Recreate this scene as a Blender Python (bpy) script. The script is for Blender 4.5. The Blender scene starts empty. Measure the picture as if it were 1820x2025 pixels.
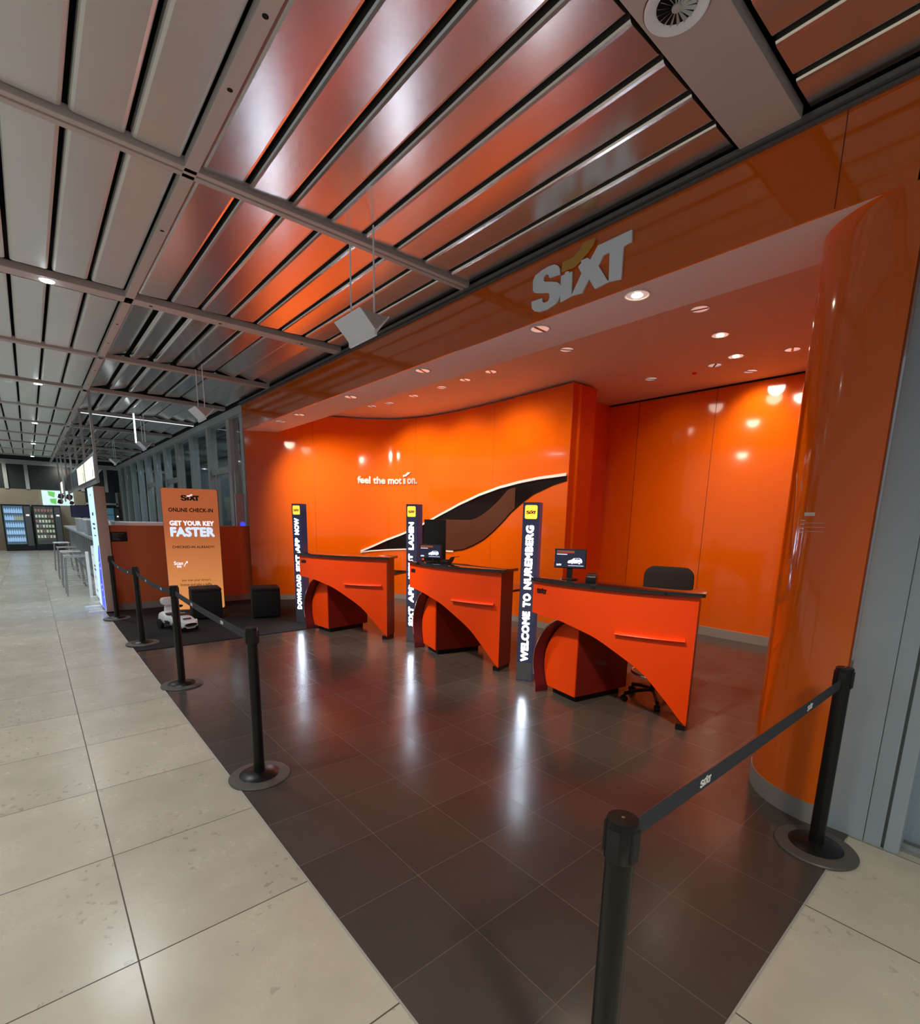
import bpy, math, random
from math import sin, cos, pi, radians, hypot, atan2, sqrt
from mathutils import Matrix, Vector
from mathutils.geometry import tessellate_polygon
random.seed(7)
SC = bpy.context.scene
COL = SC.collection
H = 1.62                       # eye height of the photograph

# ------------------------------------------------------------------ materials
def mat(name, col, rough=.5, metal=0., emit=None, estr=0., coat=0., noise=0., nscale=8., bump=0., bscale=60., spec=.5, trans=0.):
    m = bpy.data.materials.new(name); m.use_nodes = True
    nt = m.node_tree; b = nt.nodes['Principled BSDF']
    b.inputs['Base Color'].default_value = (*col, 1)
    b.inputs['Roughness'].default_value = rough
    b.inputs['Metallic'].default_value = metal
    b.inputs['Coat Weight'].default_value = coat
    b.inputs['Coat Roughness'].default_value = .05
    b.inputs['Specular IOR Level'].default_value = spec
    b.inputs['Transmission Weight'].default_value = trans
    if emit:
        b.inputs['Emission Color'].default_value = (*emit, 1); b.inputs['Emission Strength'].default_value = estr
    if noise or bump:
        tc = nt.nodes.new('ShaderNodeTexCoord')
        nz = nt.nodes.new('ShaderNodeTexNoise'); nz.inputs['Scale'].default_value = nscale; nz.inputs['Detail'].default_value = 5
        nt.links.new(tc.outputs['Object'], nz.inputs['Vector'])
        if noise:
            mx = nt.nodes.new('ShaderNodeMix'); mx.data_type = 'RGBA'
            mx.inputs[6].default_value = (*[c * (1 - noise) for c in col], 1)
            mx.inputs[7].default_value = (*[min(1, c * (1 + noise)) for c in col], 1)
            nt.links.new(nz.outputs['Fac'], mx.inputs[0]); nt.links.new(mx.outputs[2], b.inputs['Base Color'])
        if bump:
            n2 = nt.nodes.new('ShaderNodeTexNoise'); n2.inputs['Scale'].default_value = bscale
            nt.links.new(tc.outputs['Object'], n2.inputs['Vector'])
            bp = nt.nodes.new('ShaderNodeBump'); bp.inputs['Strength'].default_value = bump; bp.inputs['Distance'].default_value = .01
            nt.links.new(n2.outputs['Fac'], bp.inputs['Height']); nt.links.new(bp.outputs['Normal'], b.inputs['Normal'])
    return m

def tile_mat(name, px, x0, py, y0, half, col, grout, rough, vary, veins, spot=0.):
    m = bpy.data.materials.new(name); m.use_nodes = True
    nt = m.node_tree; b = nt.nodes['Principled BSDF']; N = nt.nodes.new; Lk = nt.links.new
    tc = N('ShaderNodeTexCoord'); sp = N('ShaderNodeSeparateXYZ'); Lk(tc.outputs['Object'], sp.inputs[0])
    def mth(op, a, bb=None, c=None):
        n = N('ShaderNodeMath'); n.operation = op
        for i, v in enumerate((a, bb, c)):
            if v is None: continue
            if isinstance(v, (int, float)): n.inputs[i].default_value = v
            else: Lk(v, n.inputs[i])
        return n.outputs[0]
    def axis(out, p, o):
        t = mth('DIVIDE', mth('SUBTRACT', out, o), p)
        f = mth('FRACT', t); d = mth('MINIMUM', f, mth('SUBTRACT', 1., f))
        return mth('FLOOR', t), mth('LESS_THAN', mth('MULTIPLY', d, p), half)
    ix, gx = axis(sp.outputs[0], px, x0); iy, gy = axis(sp.outputs[1], py, y0)
    g = mth('MAXIMUM', gx, gy)
    cm = N('ShaderNodeCombineXYZ'); Lk(ix, cm.inputs[0]); Lk(iy, cm.inputs[1])
    wn = N('ShaderNodeTexWhiteNoise'); wn.noise_dimensions = '2D'; Lk(cm.outputs[0], wn.inputs['Vector'])
    nz = N('ShaderNodeTexNoise'); nz.inputs['Scale'].default_value = 3.2; nz.inputs['Detail'].default_value = 8; nz.inputs['Roughness'].default_value = .62
    off = N('ShaderNodeVectorMath'); off.operation = 'MULTIPLY_ADD'
    Lk(wn.outputs['Color'], off.inputs[0]); off.inputs[1].default_value = (9, 9, 0); Lk(tc.outputs['Object'], off.inputs[2]); Lk(off.outputs[0], nz.inputs['Vector'])
    v = mth('ADD', mth('MULTIPLY', mth('SUBTRACT', wn.outputs['Value'], .5), vary), mth('MULTIPLY', mth('SUBTRACT', nz.outputs['Fac'], .5), veins))
    if spot:
        n3 = N('ShaderNodeTexNoise'); n3.inputs['Scale'].default_value = 26; n3.inputs['Detail'].default_value = 4; Lk(off.outputs[0], n3.inputs['Vector'])
        n4 = N('ShaderNodeTexNoise'); n4.inputs['Scale'].default_value = 2.1; Lk(off.outputs[0], n4.inputs['Vector'])
        pit = mth('MULTIPLY', mth('GREATER_THAN', n3.outputs['Fac'], .62), mth('GREATER_THAN', n4.outputs['Fac'], .55))
        v = mth('SUBTRACT', v, mth('MULTIPLY', pit, spot))
    v = mth('ADD', v, 1.)
    sc = N('ShaderNodeVectorMath'); sc.operation = 'SCALE'; sc.inputs[0].default_value = col; Lk(v, sc.inputs['Scale'])
    mx = N('ShaderNodeMix'); mx.data_type = 'RGBA'; Lk(g, mx.inputs[0]); Lk(sc.outputs[0], mx.inputs[6]); mx.inputs[7].default_value = (*grout, 1)
    Lk(mx.outputs[2], b.inputs['Base Color'])
    Lk(mth('ADD', mth('MULTIPLY', nz.outputs['Fac'], .16), mth('ADD', mth('MULTIPLY', g, .3), rough - .08)), b.inputs['Roughness'])
    bp = N('ShaderNodeBump'); bp.inputs['Strength'].default_value = .25; bp.inputs['Distance'].default_value = .004; bp.invert = True
    Lk(g, bp.inputs['Height']); Lk(bp.outputs['Normal'], b.inputs['Normal'])
    return m

def glass_mat(name, tint, fac):
    m = bpy.data.materials.new(name); m.use_nodes = True
    nt = m.node_tree; nt.nodes.clear(); N = nt.nodes.new
    o = N('ShaderNodeOutputMaterial'); mx = N('ShaderNodeMixShader'); tr = N('ShaderNodeBsdfTransparent'); gl = N('ShaderNodeBsdfGlossy')
    tr.inputs['Color'].default_value = (*tint, 1); gl.inputs['Roughness'].default_value = .04
    gl.inputs['Color'].default_value = (.85, .9, .95, 1); mx.inputs[0].default_value = fac
    nt.links.new(tr.outputs[0], mx.inputs[1]); nt.links.new(gl.outputs[0], mx.inputs[2]); nt.links.new(mx.outputs[0], o.inputs[0])
    return m

ORANGE = (.88, .145, .003)
M = dict(
    orange=mat('orange_lacquer', ORANGE, .10, coat=.4, noise=.03, nscale=1.5),
    orange_counter=mat('counter_orange', (.96, .070, .002), .34, spec=.35, noise=.03, nscale=2),
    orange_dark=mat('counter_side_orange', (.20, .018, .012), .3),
    partition_orange=mat('partition_orange', (.66, .155, .045), .5),
    pier_red=mat('pier_red', (.66, .062, .004), .3),
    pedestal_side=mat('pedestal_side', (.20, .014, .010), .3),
    maroon=mat('shell_maroon', (.10, .010, .014), .25),
    white_paint=mat('white_paint', (.80, .76, .74), .7, bump=.05, bscale=200),
    soffit=mat('soffit_paint', (.90, .85, .88), .65, bump=.05, bscale=200),
    stone_base=mat('skirting_grey', (.30, .28, .27), .5),
    light_floor=tile_mat('limestone_floor', .7415, -1.925, .751, .136, .0028, (.56, .53, .45), (.10, .09, .075), .26, .20, .42, .22),
    dark_floor=tile_mat('dark_tile_floor', .3993, -1.239, .3993, .79, .0013, (.080, .068, .060), (.16, .145, .13), .21, .25, .35),
    metal_strip=mat('aluminium_strip', (.52, .52, .52), .5, .3),
    plank=mat('satin_ceiling_metal', (.88, .86, .84), .24, .95, noise=.03, nscale=3),
    plank_hall=mat('hall_ceiling_panel', (.80, .82, .80), .40, .55, noise=.03, nscale=3),
    rail=mat('ceiling_rail_paint', (.66, .60, .59), .5),
    void=mat('ceiling_void', (.012, .012, .014), .9),
    grey_trim=mat('grey_trim', (.16, .165, .18), .4, .3),
    black=mat('satin_black', (.007, .007, .0075), .34, spec=.35),
    black_gloss=mat('black_gloss', (.012, .011, .011), .06, coat=.5),
    black_matte=mat('black_matte', (.012, .012, .013), .7),
    rubber=mat('base_grey', (.095, .090, .082), .45),
    belt=mat('belt_webbing', (.030, .032, .046), .75, bump=.3, bscale=500),
    white=mat('white_print', (.80, .80, .82), .5),
    white_lit=mat('white_lit', (.8, .8, .9), .5, emit=(.85, .85, 1), estr=.7),
    white_plastic=mat('white_plastic', (.78, .80, .82), .3),
    sign_white=mat('sign_white', (.86, .88, .92), .35, emit=(.8, .86, 1), estr=.05),  # faint emission lifts the white so the unlit letters read bright
    sign_gold=mat('sign_gold', (.80, .45, .10), .4),
    slogan_metal=mat('slogan_metal', (.80, .72, .68), .25, .6, emit=(1, .85, .8), estr=.05),  # slight emission brightens the metal letters, which are not lit
    chrome=mat('chrome', (.82, .80, .80), .12, 1),
    mirror=mat('lamp_reflector', (.85, .84, .82), .22, .85, emit=(1, .92, .88), estr=.28),  # faint emission puts a glint into the reflectors, unlit ones included
    totem=mat('totem_graphite', (.030, .024, .030), .18, emit=(.10, .16, .42), estr=.10),
    totem_foot=mat('totem_foot_steel', (.16, .17, .20), .35, .6),
    glow_text=mat('totem_letter_glow', (1, 1, 1), .5, emit=(.74, .84, 1), estr=26.),
    glow_logo=mat('totem_logo_glow', (1, .5, .05), .5, emit=(1, .50, .045), estr=1.5),
    logo_red=mat('logo_dark_red', (.16, .006, .004), .5),
    print_black=mat('print_black', (.010, .007, .008), .5),
    print_brown=mat('print_brown', (.10, .018, .012), .5),
    carpet=mat('carpet_black', (.010, .010, .011), .95, noise=.4, nscale=300, bump=.6, bscale=400),
    felt=mat('stool_black', (.012, .011, .012), .8, bump=.2, bscale=150),
    wall_white=mat('white_panel', (.38, .46, .55), .45, noise=.08, nscale=4),
    door_grey=mat('door_panel_grey', (.30, .39, .48), .4, noise=.05),
    steel=mat('brushed_steel', (.45, .47, .49), .35, .8),
    steel_dark=mat('dark_steel', (.20, .22, .24), .4, .6),
    bar_grey=mat('bar_grey', (.48, .53, .56), .35, .3),
    beige=mat('beige_wall', (.40, .36, .28), .5, noise=.12, nscale=2),
    night=mat('night_glass', (.035, .050, .056), .3),
    room_dark=mat('dark_interior', (.13, .15, .155), .8),
    frame_grey=mat('frame_grey', (.62, .67, .68), .45, .2),
    frame_dark=mat('frame_dark', (.06, .062, .064), .5),
    lightpanel=mat('backlit_white', (.8, .8, .72), .5, emit=(.86, .88, .74), estr=.85),
    kiosk_blue=mat('kiosk_light_blue', (.5, .75, .9), .3, emit=(.48, .78, 1), estr=.95),
    kiosk_deep=mat('kiosk_deep_blue', (.05, .06, .6), .3, emit=(.06, .07, .85), estr=.9),
    kiosk_side=mat('kiosk_side_bounce', (.46, .34, .31), .5),  # pink tint puts reflected orange light into the colour
    screen_dark=mat('screen_dark', (.01, .01, .016), .1, emit=(.02, .022, .05), estr=.6),
    screen_white=mat('screen_car', (.5, .6, .9), .4, emit=(.62, .72, 1), estr=1.0),
    screen_orange=mat('screen_orange', (.3, .05, .01), .4, emit=(.45, .09, .02), estr=.7),
    lamp_warm=mat('lamp_warm', (1, .9, .7), .5, emit=(1, .86, .62), estr=38.),
    lamp_cool=mat('lamp_cool', (1, 1, 1), .5, emit=(.9, .97, 1), estr=45.),
    glass=glass_mat('clear_glass', (.80, .86, .88), .10),
    wing_glass=mat('wing_window_glass', (.012, .006, .005), .10, spec=.3),
    wing_panel=mat('wing_window_smoke', (.10, .040, .025), .2, spec=.3),
    fabric=mat('chair_fabric', (.010, .006, .006), .9),
    vend=mat('vending_black', (.012, .013, .016), .3),
    vend_grey=mat('vending_grey', (.11, .12, .13), .4),
    vend_glow=mat('vending_backlight', (.1, .2, .3), .5, emit=(.10, .22, .30), estr=.6),
    vend_dim=mat('vending_dim', (.05, .05, .05), .6, emit=(.10, .09, .07), estr=.5),
    bottle=mat('bottle_lit', (.5, .7, .9), .25, emit=(.50, .68, 1), estr=.75),
    bottle2=mat('bottle_amber', (.5, .45, .3), .25, emit=(.60, .55, .35), estr=.6),
    snack=mat('snack_lit', (.7, .7, .45), .4, emit=(.75, .75, .5), estr=.7),
    snack2=mat('snack_red', (.5, .15, .1), .4, emit=(.45, .2, .15), estr=.6),
    green=mat('poster_green', (.1, .5, .1), .4, emit=(.16, .55, .12), estr=.7),
    poster=mat('poster_white', (.6, .8, .8), .4, emit=(.55, .75, .78), estr=.8),
    board_pale=mat('board_pale', (.72, .70, .80), .5),
    poster_dark=mat('poster_dark', (.05, .01, .02), .4),
    bundle=mat('dark_red_bundle', (.035, .010, .012), .7),
    tyre=mat('toy_tyre', (.012, .012, .013), .5),
    seat=mat('toy_seat', (.035, .022, .018), .5),
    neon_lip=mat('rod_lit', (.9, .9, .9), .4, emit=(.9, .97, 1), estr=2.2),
    beam_edge_glow=mat('beam_edge_glow', (.9, .9, .9), .4, emit=(.9, .97, 1), estr=.9),
    socket=mat('dark_hole', (.004, .004, .004), .9),
)
# sign face: lit from inside, warmer and brighter towards the foot
def sign_face():
    m = bpy.data.materials.new('sign_face_lit'); m.use_nodes = True; nt = m.node_tree; b = nt.nodes['Principled BSDF']
    tc = nt.nodes.new('ShaderNodeTexCoord'); sp = nt.nodes.new('ShaderNodeSeparateXYZ'); r = nt.nodes.new('ShaderNodeValToRGB')
    nt.links.new(tc.outputs['Generated'], sp.inputs[0]); nt.links.new(sp.outputs[2], r.inputs[0])
    r.color_ramp.elements[0].position = 0; r.color_ramp.elements[0].color = (.95, .40, .12, 1)
    r.color_ramp.elements[1].position = .7; r.color_ramp.elements[1].color = (.44, .105, .032, 1)
    b.inputs['Base Color'].default_value = (.5, .16, .05, 1); b.inputs['Roughness'].default_value = .3
    nt.links.new(r.outputs[0], b.inputs['Emission Color']); b.inputs['Emission Strength'].default_value = .62
    return m
M['sign_face'] = sign_face()

# ------------------------------------------------------------------ mesh helpers
class MB:
    def __init__(s): s.v = []; s.f = []
    def add(s, vs, fs):
        o = len(s.v); s.v += [tuple(p) for p in vs]; s.f += [tuple(i + o for i in f) for f in fs]; return s
    def box(s, c, d, rz=0., rx=0., ry=0.):
        R = Matrix.Rotation(rz, 3, 'Z') @ Matrix.Rotation(ry, 3, 'Y') @ Matrix.Rotation(rx, 3, 'X')
        vs = [R @ Vector((a * d[0] / 2, b * d[1] / 2, e * d[2] / 2)) + Vector(c) for a in (-1, 1) for b in (-1, 1) for e in (-1, 1)]
        return s.add(vs, [(0, 1, 3, 2), (4, 6, 7, 5), (0, 4, 5, 1), (2, 3, 7, 6), (0, 2, 6, 4), (1, 5, 7, 3)])
    def bx(s, x0, x1, y0, y1, z0, z1): return s.box(((x0 + x1) / 2, (y0 + y1) / 2, (z0 + z1) / 2), (abs(x1 - x0), abs(y1 - y0), abs(z1 - z0)))
    def lathe(s, prof, n=24, c=(0, 0, 0), caps=True):
        vs = []; fs = []
        for r, z in prof:
            for i in range(n): a = 2 * pi * i / n; vs.append((c[0] + r * cos(a), c[1] + r * sin(a), c[2] + z))
        for k in range(len(prof) - 1):
            for i in range(n): j = (i + 1) % n; fs.append((k * n + i, k * n + j, (k + 1) * n + j, (k + 1) * n + i))
        if caps: fs.append(tuple(range(n - 1, -1, -1))); fs.append(tuple(range((len(prof) - 1) * n, len(prof) * n)))
        return s.add(vs, fs)
    def tube(s, pts, r, n=8, closed=False):
        pts = [Vector(p) for p in pts]; m = len(pts); vs = []; fs = []
        up = None
        for i, p in enumerate(pts):
            a = pts[(i - 1) % m] if (closed or i > 0) else p; b = pts[(i + 1) % m] if (closed or i < m - 1) else p
            t = (b - a).normalized()
            if up is None: up = Vector((0, 0, 1)) if abs(t.z) < .9 else Vector((1, 0, 0))
            x = t.cross(up)
            if x.length < 1e-4: x = t.cross(Vector((1, 0, 0)))
            x.normalize(); y = x.cross(t).normalized(); up = y
            for k in range(n): q = 2 * pi * k / n; vs.append(p + x * (r * cos(q)) + y * (r * sin(q)))
        for i in range(m if closed else m - 1):
            for k in range(n): fs.append((i * n + k, i * n + (k + 1) % n, ((i + 1) % m) * n + (k + 1) % n, ((i + 1) % m) * n + k))
        if not closed: fs += [tuple(range(n - 1, -1, -1)), tuple(range((m - 1) * n, m * n))]
        return s.add(vs, fs)
    def prism(s, poly, fn, t0, t1, holes=()):
        """2-D outline (with holes) swept from depth t0 to t1; fn(u, v, t) gives the point"""
        loops = [list(poly)] + [list(h) for h in holes]
        flat = [p for l in loops for p in l]
        tri = tessellate_polygon([[Vector((p[0], p[1], 0)) for p in l] for l in loops])
        n = len(flat); vs = [fn(p[0], p[1], t0) for p in flat] + [fn(p[0], p[1], t1) for p in flat]
        fs = [tuple(t) for t in tri] + [tuple(i + n for i in reversed(t)) for t in tri]
        o = 0
        for l in loops:
            k = len(l)
            for i in range(k): j = (i + 1) % k; fs.append((o + i, o + j, n + o + j, n + o + i))
            o += k
        return s.add(vs, fs)
    def grid(s, rows, thick=None, nrm=None):
        """rows of points -> sheet; thick offsets a second sheet by nrm(i, j) * thick and closes it"""
        R = len(rows); K = len(rows[0]); A = [Vector(p) for r in rows for p in r]
        q = [(i * K + j, i * K + j + 1, (i + 1) * K + j + 1, (i + 1) * K + j) for i in range(R - 1) for j in range(K - 1)]
        if thick is None: return s.add(A, q)
        B = [A[i * K + j] + Vector(nrm(i, j)) * thick for i in range(R) for j in range(K)]; n = len(A)
        fs = q + [tuple(reversed([n + k for k in f])) for f in q]
        rim = [j for j in range(K)] + [i * K + K - 1 for i in range(1, R)] + [(R - 1) * K + j for j in range(K - 2, -1, -1)] + [i * K for i in range(R - 2, 0, -1)]
        for a, b in zip(rim, rim[1:] + rim[:1]): fs.append((b, a, n + a, n + b))
        return s.add(A + B, fs)
    def build(s, name, m, parent=None, smooth=True, bevel=0., loc=None):
        me = bpy.data.meshes.new(name); me.from_pydata(s.v, [], s.f); me.validate()
        import bmesh
        bm = bmesh.new(); bm.from_mesh(me); bmesh.ops.recalc_face_normals(bm, faces=bm.faces)
        if bevel:
            es = [e for e in bm.edges if len(e.link_faces) == 2 and e.calc_face_angle(0) > .6]
            bmesh.ops.bevel(bm, geom=es, offset=bevel, segments=2, profile=.6, affect='EDGES', clamp_overlap=True)
        bm.to_mesh(me); bm.free()
        if smooth:
            me.polygons.foreach_set('use_smooth', [True] * len(me.polygons)); me.set_sharp_from_angle(angle=radians(38))
        me.materials.append(M[m] if isinstance(m, str) else m)
        o = bpy.data.objects.new(name, me); COL.objects.link(o)
        if parent: o.parent = parent
        if loc: o.location = loc
        return o

def tag(o, label, cat, group=None, kind=None):
    o['label'] = label; o['category'] = cat
    if group: o['group'] = group
    if kind: o['kind'] = kind
    return o
def thing(name, label, cat, loc=(0, 0, 0), rz=0., group=None, kind=None):
    o = bpy.data.objects.new(name, None); COL.objects.link(o); o.location = loc; o.rotation_euler = (0, 0, rz)
    o.empty_display_size = .1
    return tag(o, label, cat, group, kind)
def dup(o, loc, rz=None, label=None):
    r = o.copy(); COL.objects.link(r); r.location = loc
    if rz is not None: r.rotation_euler = (0, 0, rz)
    if label: r['label'] = label
    for ch in list(o.children):
        c = ch.copy(); COL.objects.link(c); c.parent = r
        for g in list(ch.children):
            d = g.copy(); COL.objects.link(d); d.parent = c
    return r
ORD = ['first', 'second', 'third', 'fourth', 'fifth', 'sixth', 'seventh', 'eighth', 'ninth', 'tenth', 'eleventh', 'twelfth', 'thirteenth', 'fourteenth']

def text_polys(body, bold=.0, spacing=1.):
    """outline text as mesh data in its own plane: width normalised to cap height 1; returns verts, faces"""
    cu = bpy.data.curves.new('t', 'FONT'); cu.body = body; cu.size = 1; cu.offset = bold; cu.space_character = spacing; cu.resolution_u = 3
    ob = bpy.data.objects.new('t', cu); COL.objects.link(ob)
    me = bpy.data.meshes.new_from_object(ob.evaluated_get(bpy.context.evaluated_depsgraph_get()))
    vs = [tuple(v.co) for v in me.vertices]; fs = [tuple(p.vertices) for p in me.polygons]
    bpy.data.objects.remove(ob); bpy.data.curves.remove(cu); bpy.data.meshes.remove(me)
    return vs, fs
def text(mb, body, fn, x0, x1, z0, z1, bold=.03, spacing=1.05, t=.001, caps=True):
    """fits the text into the box x0..x1, z0..z1 (z0..z1 is the height of its ink) with fn(u, v, t)"""
    vs, fs = text_polys(body, 0., spacing)
    ax = min(v[0] for v in vs) - bold; bx = max(v[0] for v in vs) + bold; ay = min(v[1] for v in vs) - bold; by = max(v[1] for v in vs) + bold
    for k in range(9 if bold else 1):
        dx, dy = (bold * cos(k * pi / 4), bold * sin(k * pi / 4)) if k < 8 and bold else (0, 0)
        mb.add([fn(x0 + (v[0] + dx - ax) / (bx - ax) * (x1 - x0), z0 + (v[1] + dy - ay) / (by - ay) * (z1 - z0), t + k * 2e-5) for v in vs], fs)
    return mb

# the four letters of the company sign, with the swoosh that dots its i (x right, y up, one unit = width)
LS = [(.323,.252),(.318,.298),(.295,.328),(.258,.348),(.194,.354),(.113,.346),(.047,.329),(.024,.297),(.026,.218),(.044,.193),(.091,.176),(.197,.148),(.217,.132),(.222,.102),(.207,.076),(.164,.077),(.138,.096),(.136,.123),(.014,.127),(.023,.073),(.054,.04),(.101,.022),(.19,.015),(.275,.03),(.315,.049),(.333,.089),(.337,.155),(.327,.177),(.294,.202),(.163,.245),(.14,.261),(.141,.288),(.165,.303),(.198,.288),(.211,.26)]
LI = [(.338,.233),(.376,.232),(.381,.249),(.413,.247),(.421,.23),(.45,.233),(.453,.135),(.455,.046),(.342,.032)]
LX = [(.457,.047),(.549,.187),(.511,.246),(.54,.265),(.536,.284),(.597,.284),(.627,.26),(.693,.337),(.987,.339),(.991,.258),(.923,.253),(.922,.027),(.806,.043),(.687,.031),(.624,.124),(.561,.037)]
LH = [(.805,.254),(.749,.253),(.705,.192),(.801,.055),(.814,.051)]
LW = [(.346,.333),(.455,.336),(.511,.367),(.55,.406),(.663,.403),(.65,.366),(.599,.322),(.536,.287),(.462,.255),(.402,.26),(.341,.261)]
def logo(fn, x0, y0, w, t0, t1, m_let, m_sw, parent, names=('lettering', 'swoosh'), sy=1., shear=0.):
    g = lambda u, v, t: fn(x0 + (u + shear * v) * w, y0 + v * w * sy, t)
    a = MB()
    a.prism(LS, g, t0, t1); a.prism(LI, g, t0, t1); a.prism(LX, g, t0, t1, [LH])
    oa = a.build(names[0], m_let, parent, smooth=False)
    if m_sw: MB().prism(LW, g, t0, t1).build(names[1], m_sw, parent, smooth=False)
    return oa

# ------------------------------------------------------------------ camera
F, PX, PY = 980.0, 910.0, 1209.5
ya, pa, ra = radians(49.26536544), radians(-10.62347287), radians(-1.17303626)
R = Matrix.Rotation(ya, 3, 'Z') @ Matrix.Rotation(pa, 3, 'X') @ Matrix.Rotation(ra, 3, 'Y')
cd = bpy.data.cameras.new('camera'); cam = bpy.data.objects.new('camera', cd); COL.objects.link(cam)
rt, fw, up = R.col[0], R.col[1], R.col[2]
mw = Matrix(((rt[0], up[0], -fw[0], 0), (rt[1], up[1], -fw[1], 0), (rt[2], up[2], -fw[2], H), (0, 0, 0, 1)))
cam.matrix_world = mw
cd.sensor_fit = 'HORIZONTAL'; cd.sensor_width = 36; cd.lens = 36 * F / 1820
cd.shift_x = (910 - PX) / 1820; cd.shift_y = (PY - 1012.5) / 1820
cd.clip_start = .05; cd.clip_end = 200
SC.camera = cam

# ================================================================== SETTING
XL, XR = -28.0, 2.2
# floors
f = MB().bx(XL, XR, -5., 6.5, -.08, 0).build('floor', 'light_floor', smooth=False)
tag(f, 'pale beige limestone tile floor of the terminal hall', 'floor', kind='structure')
f = MB().prism([(-9.80, .79), (-.4407, .79), (-.4407, 3.20), (-.4407, 7.6), (-9.80, 7.6)], lambda u, v, t: (u, v, t), .0, .003).build('floor', 'dark_tile_floor' if False else 'dark_floor', smooth=False)
tag(f, 'dark brown glossy tile floor of the rental booth', 'floor', kind='structure')
tag(MB().bx(-9.80, -.436, .783, .790, 0, .0045).bx(-.4407, -.434, .783, 3.1, 0, .0045).build('floor_trim', 'metal_strip', smooth=False), 'thin metal strip edging the dark tiles against the pale tiles', 'floor trim', kind='structure')

# curved orange feature wall on the left ---------------------------------------------------
PTS = [(-9.72,3.12),(-9.47,3.62),(-9.05,4.52),(-8.80,5.03),(-8.48,5.43),(-8.11,5.63),(-7.67,5.77),(-7.03,5.844),(-6.4,5.86),(-5.8,5.84),(-5.24,5.80),(-4.75,5.77),(-4.43,5.745)]
def catmull(P, n=12):
    o = []; m = len(P)
    for i in range(m - 1):
        p0 = P[max(i - 1, 0)]; p1 = P[i]; p2 = P[i + 1]; p3 = P[min(i + 2, m - 1)]
        for j in range(n):
            t = j / n
            o.append(tuple(.5 * (2 * b + (c - a) * t + (2 * a - 5 * b + 4 * c - d) * t * t + (3 * b - a - 3 * c + d) * t ** 3) for a, b, c, d in zip(p0, p1, p2, p3)))
    return o + [P[-1]]
WP = catmull(PTS); WS = [0.]
for a, b in zip(WP, WP[1:]): WS.append(WS[-1] + hypot(b[0] - a[0], b[1] - a[1]))
def wall_at(s, z, t=0.):
    """point on the feature wall at arc length s, height z, standing t in front of it"""
    s = max(0, min(WS[-1] - 1e-6, s)); i = 0
    while WS[i + 1] < s: i += 1
    k = (s - WS[i]) / (WS[i + 1] - WS[i]); a, b = WP[i], WP[i + 1]
    dx, dy = b[0] - a[0], b[1] - a[1]; L = hypot(dx, dy)
    return (a[0] + dx * k + dy / L * t, a[1] + dy * k - dx / L * t, z)
SOF, CEI, FZ = 3.11, 3.48, 3.557
rows = [[(x, y, z) for x, y in WP] for z in (.10, 1.2, 2.3, CEI - .03)]
def wn(i, j):
    a = WP[max(j - 1, 0)]; b = WP[min(j + 1, len(WP) - 1)]; L = hypot(b[0] - a[0], b[1] - a[1]); return (-(b[1] - a[1]) / L, (b[0] - a[0]) / L, 0)
wl = MB().grid(rows, .18, wn).build('wall_left', 'orange'); tag(wl, 'curved glossy orange feature wall behind the first two counters', 'wall', kind='structure')
rows = [[(x, y, z) for x, y in WP] for z in (.0, .10)]
tag(MB().grid(rows, .16, wn).build('baseboard_left', 'stone_base'), 'grey skirting under the curved orange wall', 'skirting', kind='structure')
# its squared end pier
pier = MB().bx(-4.95, -4.43, 5.93, 6.27, 0, CEI - .03).build('wall_pier', 'pier_red', smooth=False)
MB().bx(-4.43, -4.42, 5.742, 6.27, 0, CEI - .03).build('wall_pier_edge', 'pier_red', pier, smooth=False)
tag(pier, 'deep red-orange end face of the curved feature wall', 'wall', kind='structure')
# seams
sm = MB()
for s in (5.15, 3.2, 1.2):
    a = wall_at(s - .002, .12, .001); b = wall_at(s + .002, .12, .001); sm.add([a, b, (b[0], b[1], CEI - .04), (a[0], a[1], CEI - .04)], [(0, 1, 2, 3)])
sm.build('panel_seam', 'orange_dark', wl, smooth=False)
# wing-shaped dark window with white rim
UP = [(2.035, 0.94), (2.299, 1.054), (2.566, 1.178), (2.958, 1.32), (3.348, 1.485), (3.824, 1.679), (4.345, 1.87), (4.856, 2.021), (5.346, 2.125), (5.81, 2.188), (6.231, 2.227), (6.756, 2.251)]
LO = [(2.035, 0.926), (2.219, 0.955), (2.565, 0.985), (2.974, 1.012), (3.417, 1.022), (3.907, 1.028), (4.193, 1.035), (4.476, 1.076), (4.719, 1.16), (4.989, 1.276), (5.219, 1.418), (5.439, 1.575), (5.622, 1.724), (5.888, 1.886), (6.11, 2.0), (6.502, 2.121), (6.756, 2.168)]
def lerp(C, s):
    for a, b in zip(C, C[1:]):
        if s <= b[0]: return a[1] + (b[1] - a[1]) * (s - a[0]) / (b[0] - a[0])
    return C[-1][1]
N = 72
ss = [2.04 + (6.755 - 2.04) * i / N for i in range(N + 1)]
wing = MB().grid([[wall_at(s, lerp(LO, s) + .0 + (lerp(UP, s) - lerp(LO, s)) * k / 4, .012) for s in ss] for k in range(5)]).build('wing_window', 'wing_glass', wl)
s2 = [3.9 + (5.72 - 3.9) * i / 30 for i in range(31)]
def up2(s): return min(lerp(UP, s) - .06, max(lerp(LO, s) + .01, 1.60 + .62 * max(0, (s - 4.6) / 1.1) ** 1.6))
MB().grid([[wall_at(s, lerp(LO, s) + .012 + (up2(s) - lerp(LO, s) - .012) * k / 3, .015) for s in s2] for k in range(4)]).build('wing_pane', 'wing_panel', wing)
rim = MB().grid([[wall_at(s, lerp(UP, s) + d, .02) for s in ss] for d in (-.018, .02)], .018, lambda i, j: (0, 0, 0) if False else tuple(-c for c in wn(i, min(len(WP) - 1, 20 + j))))
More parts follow.
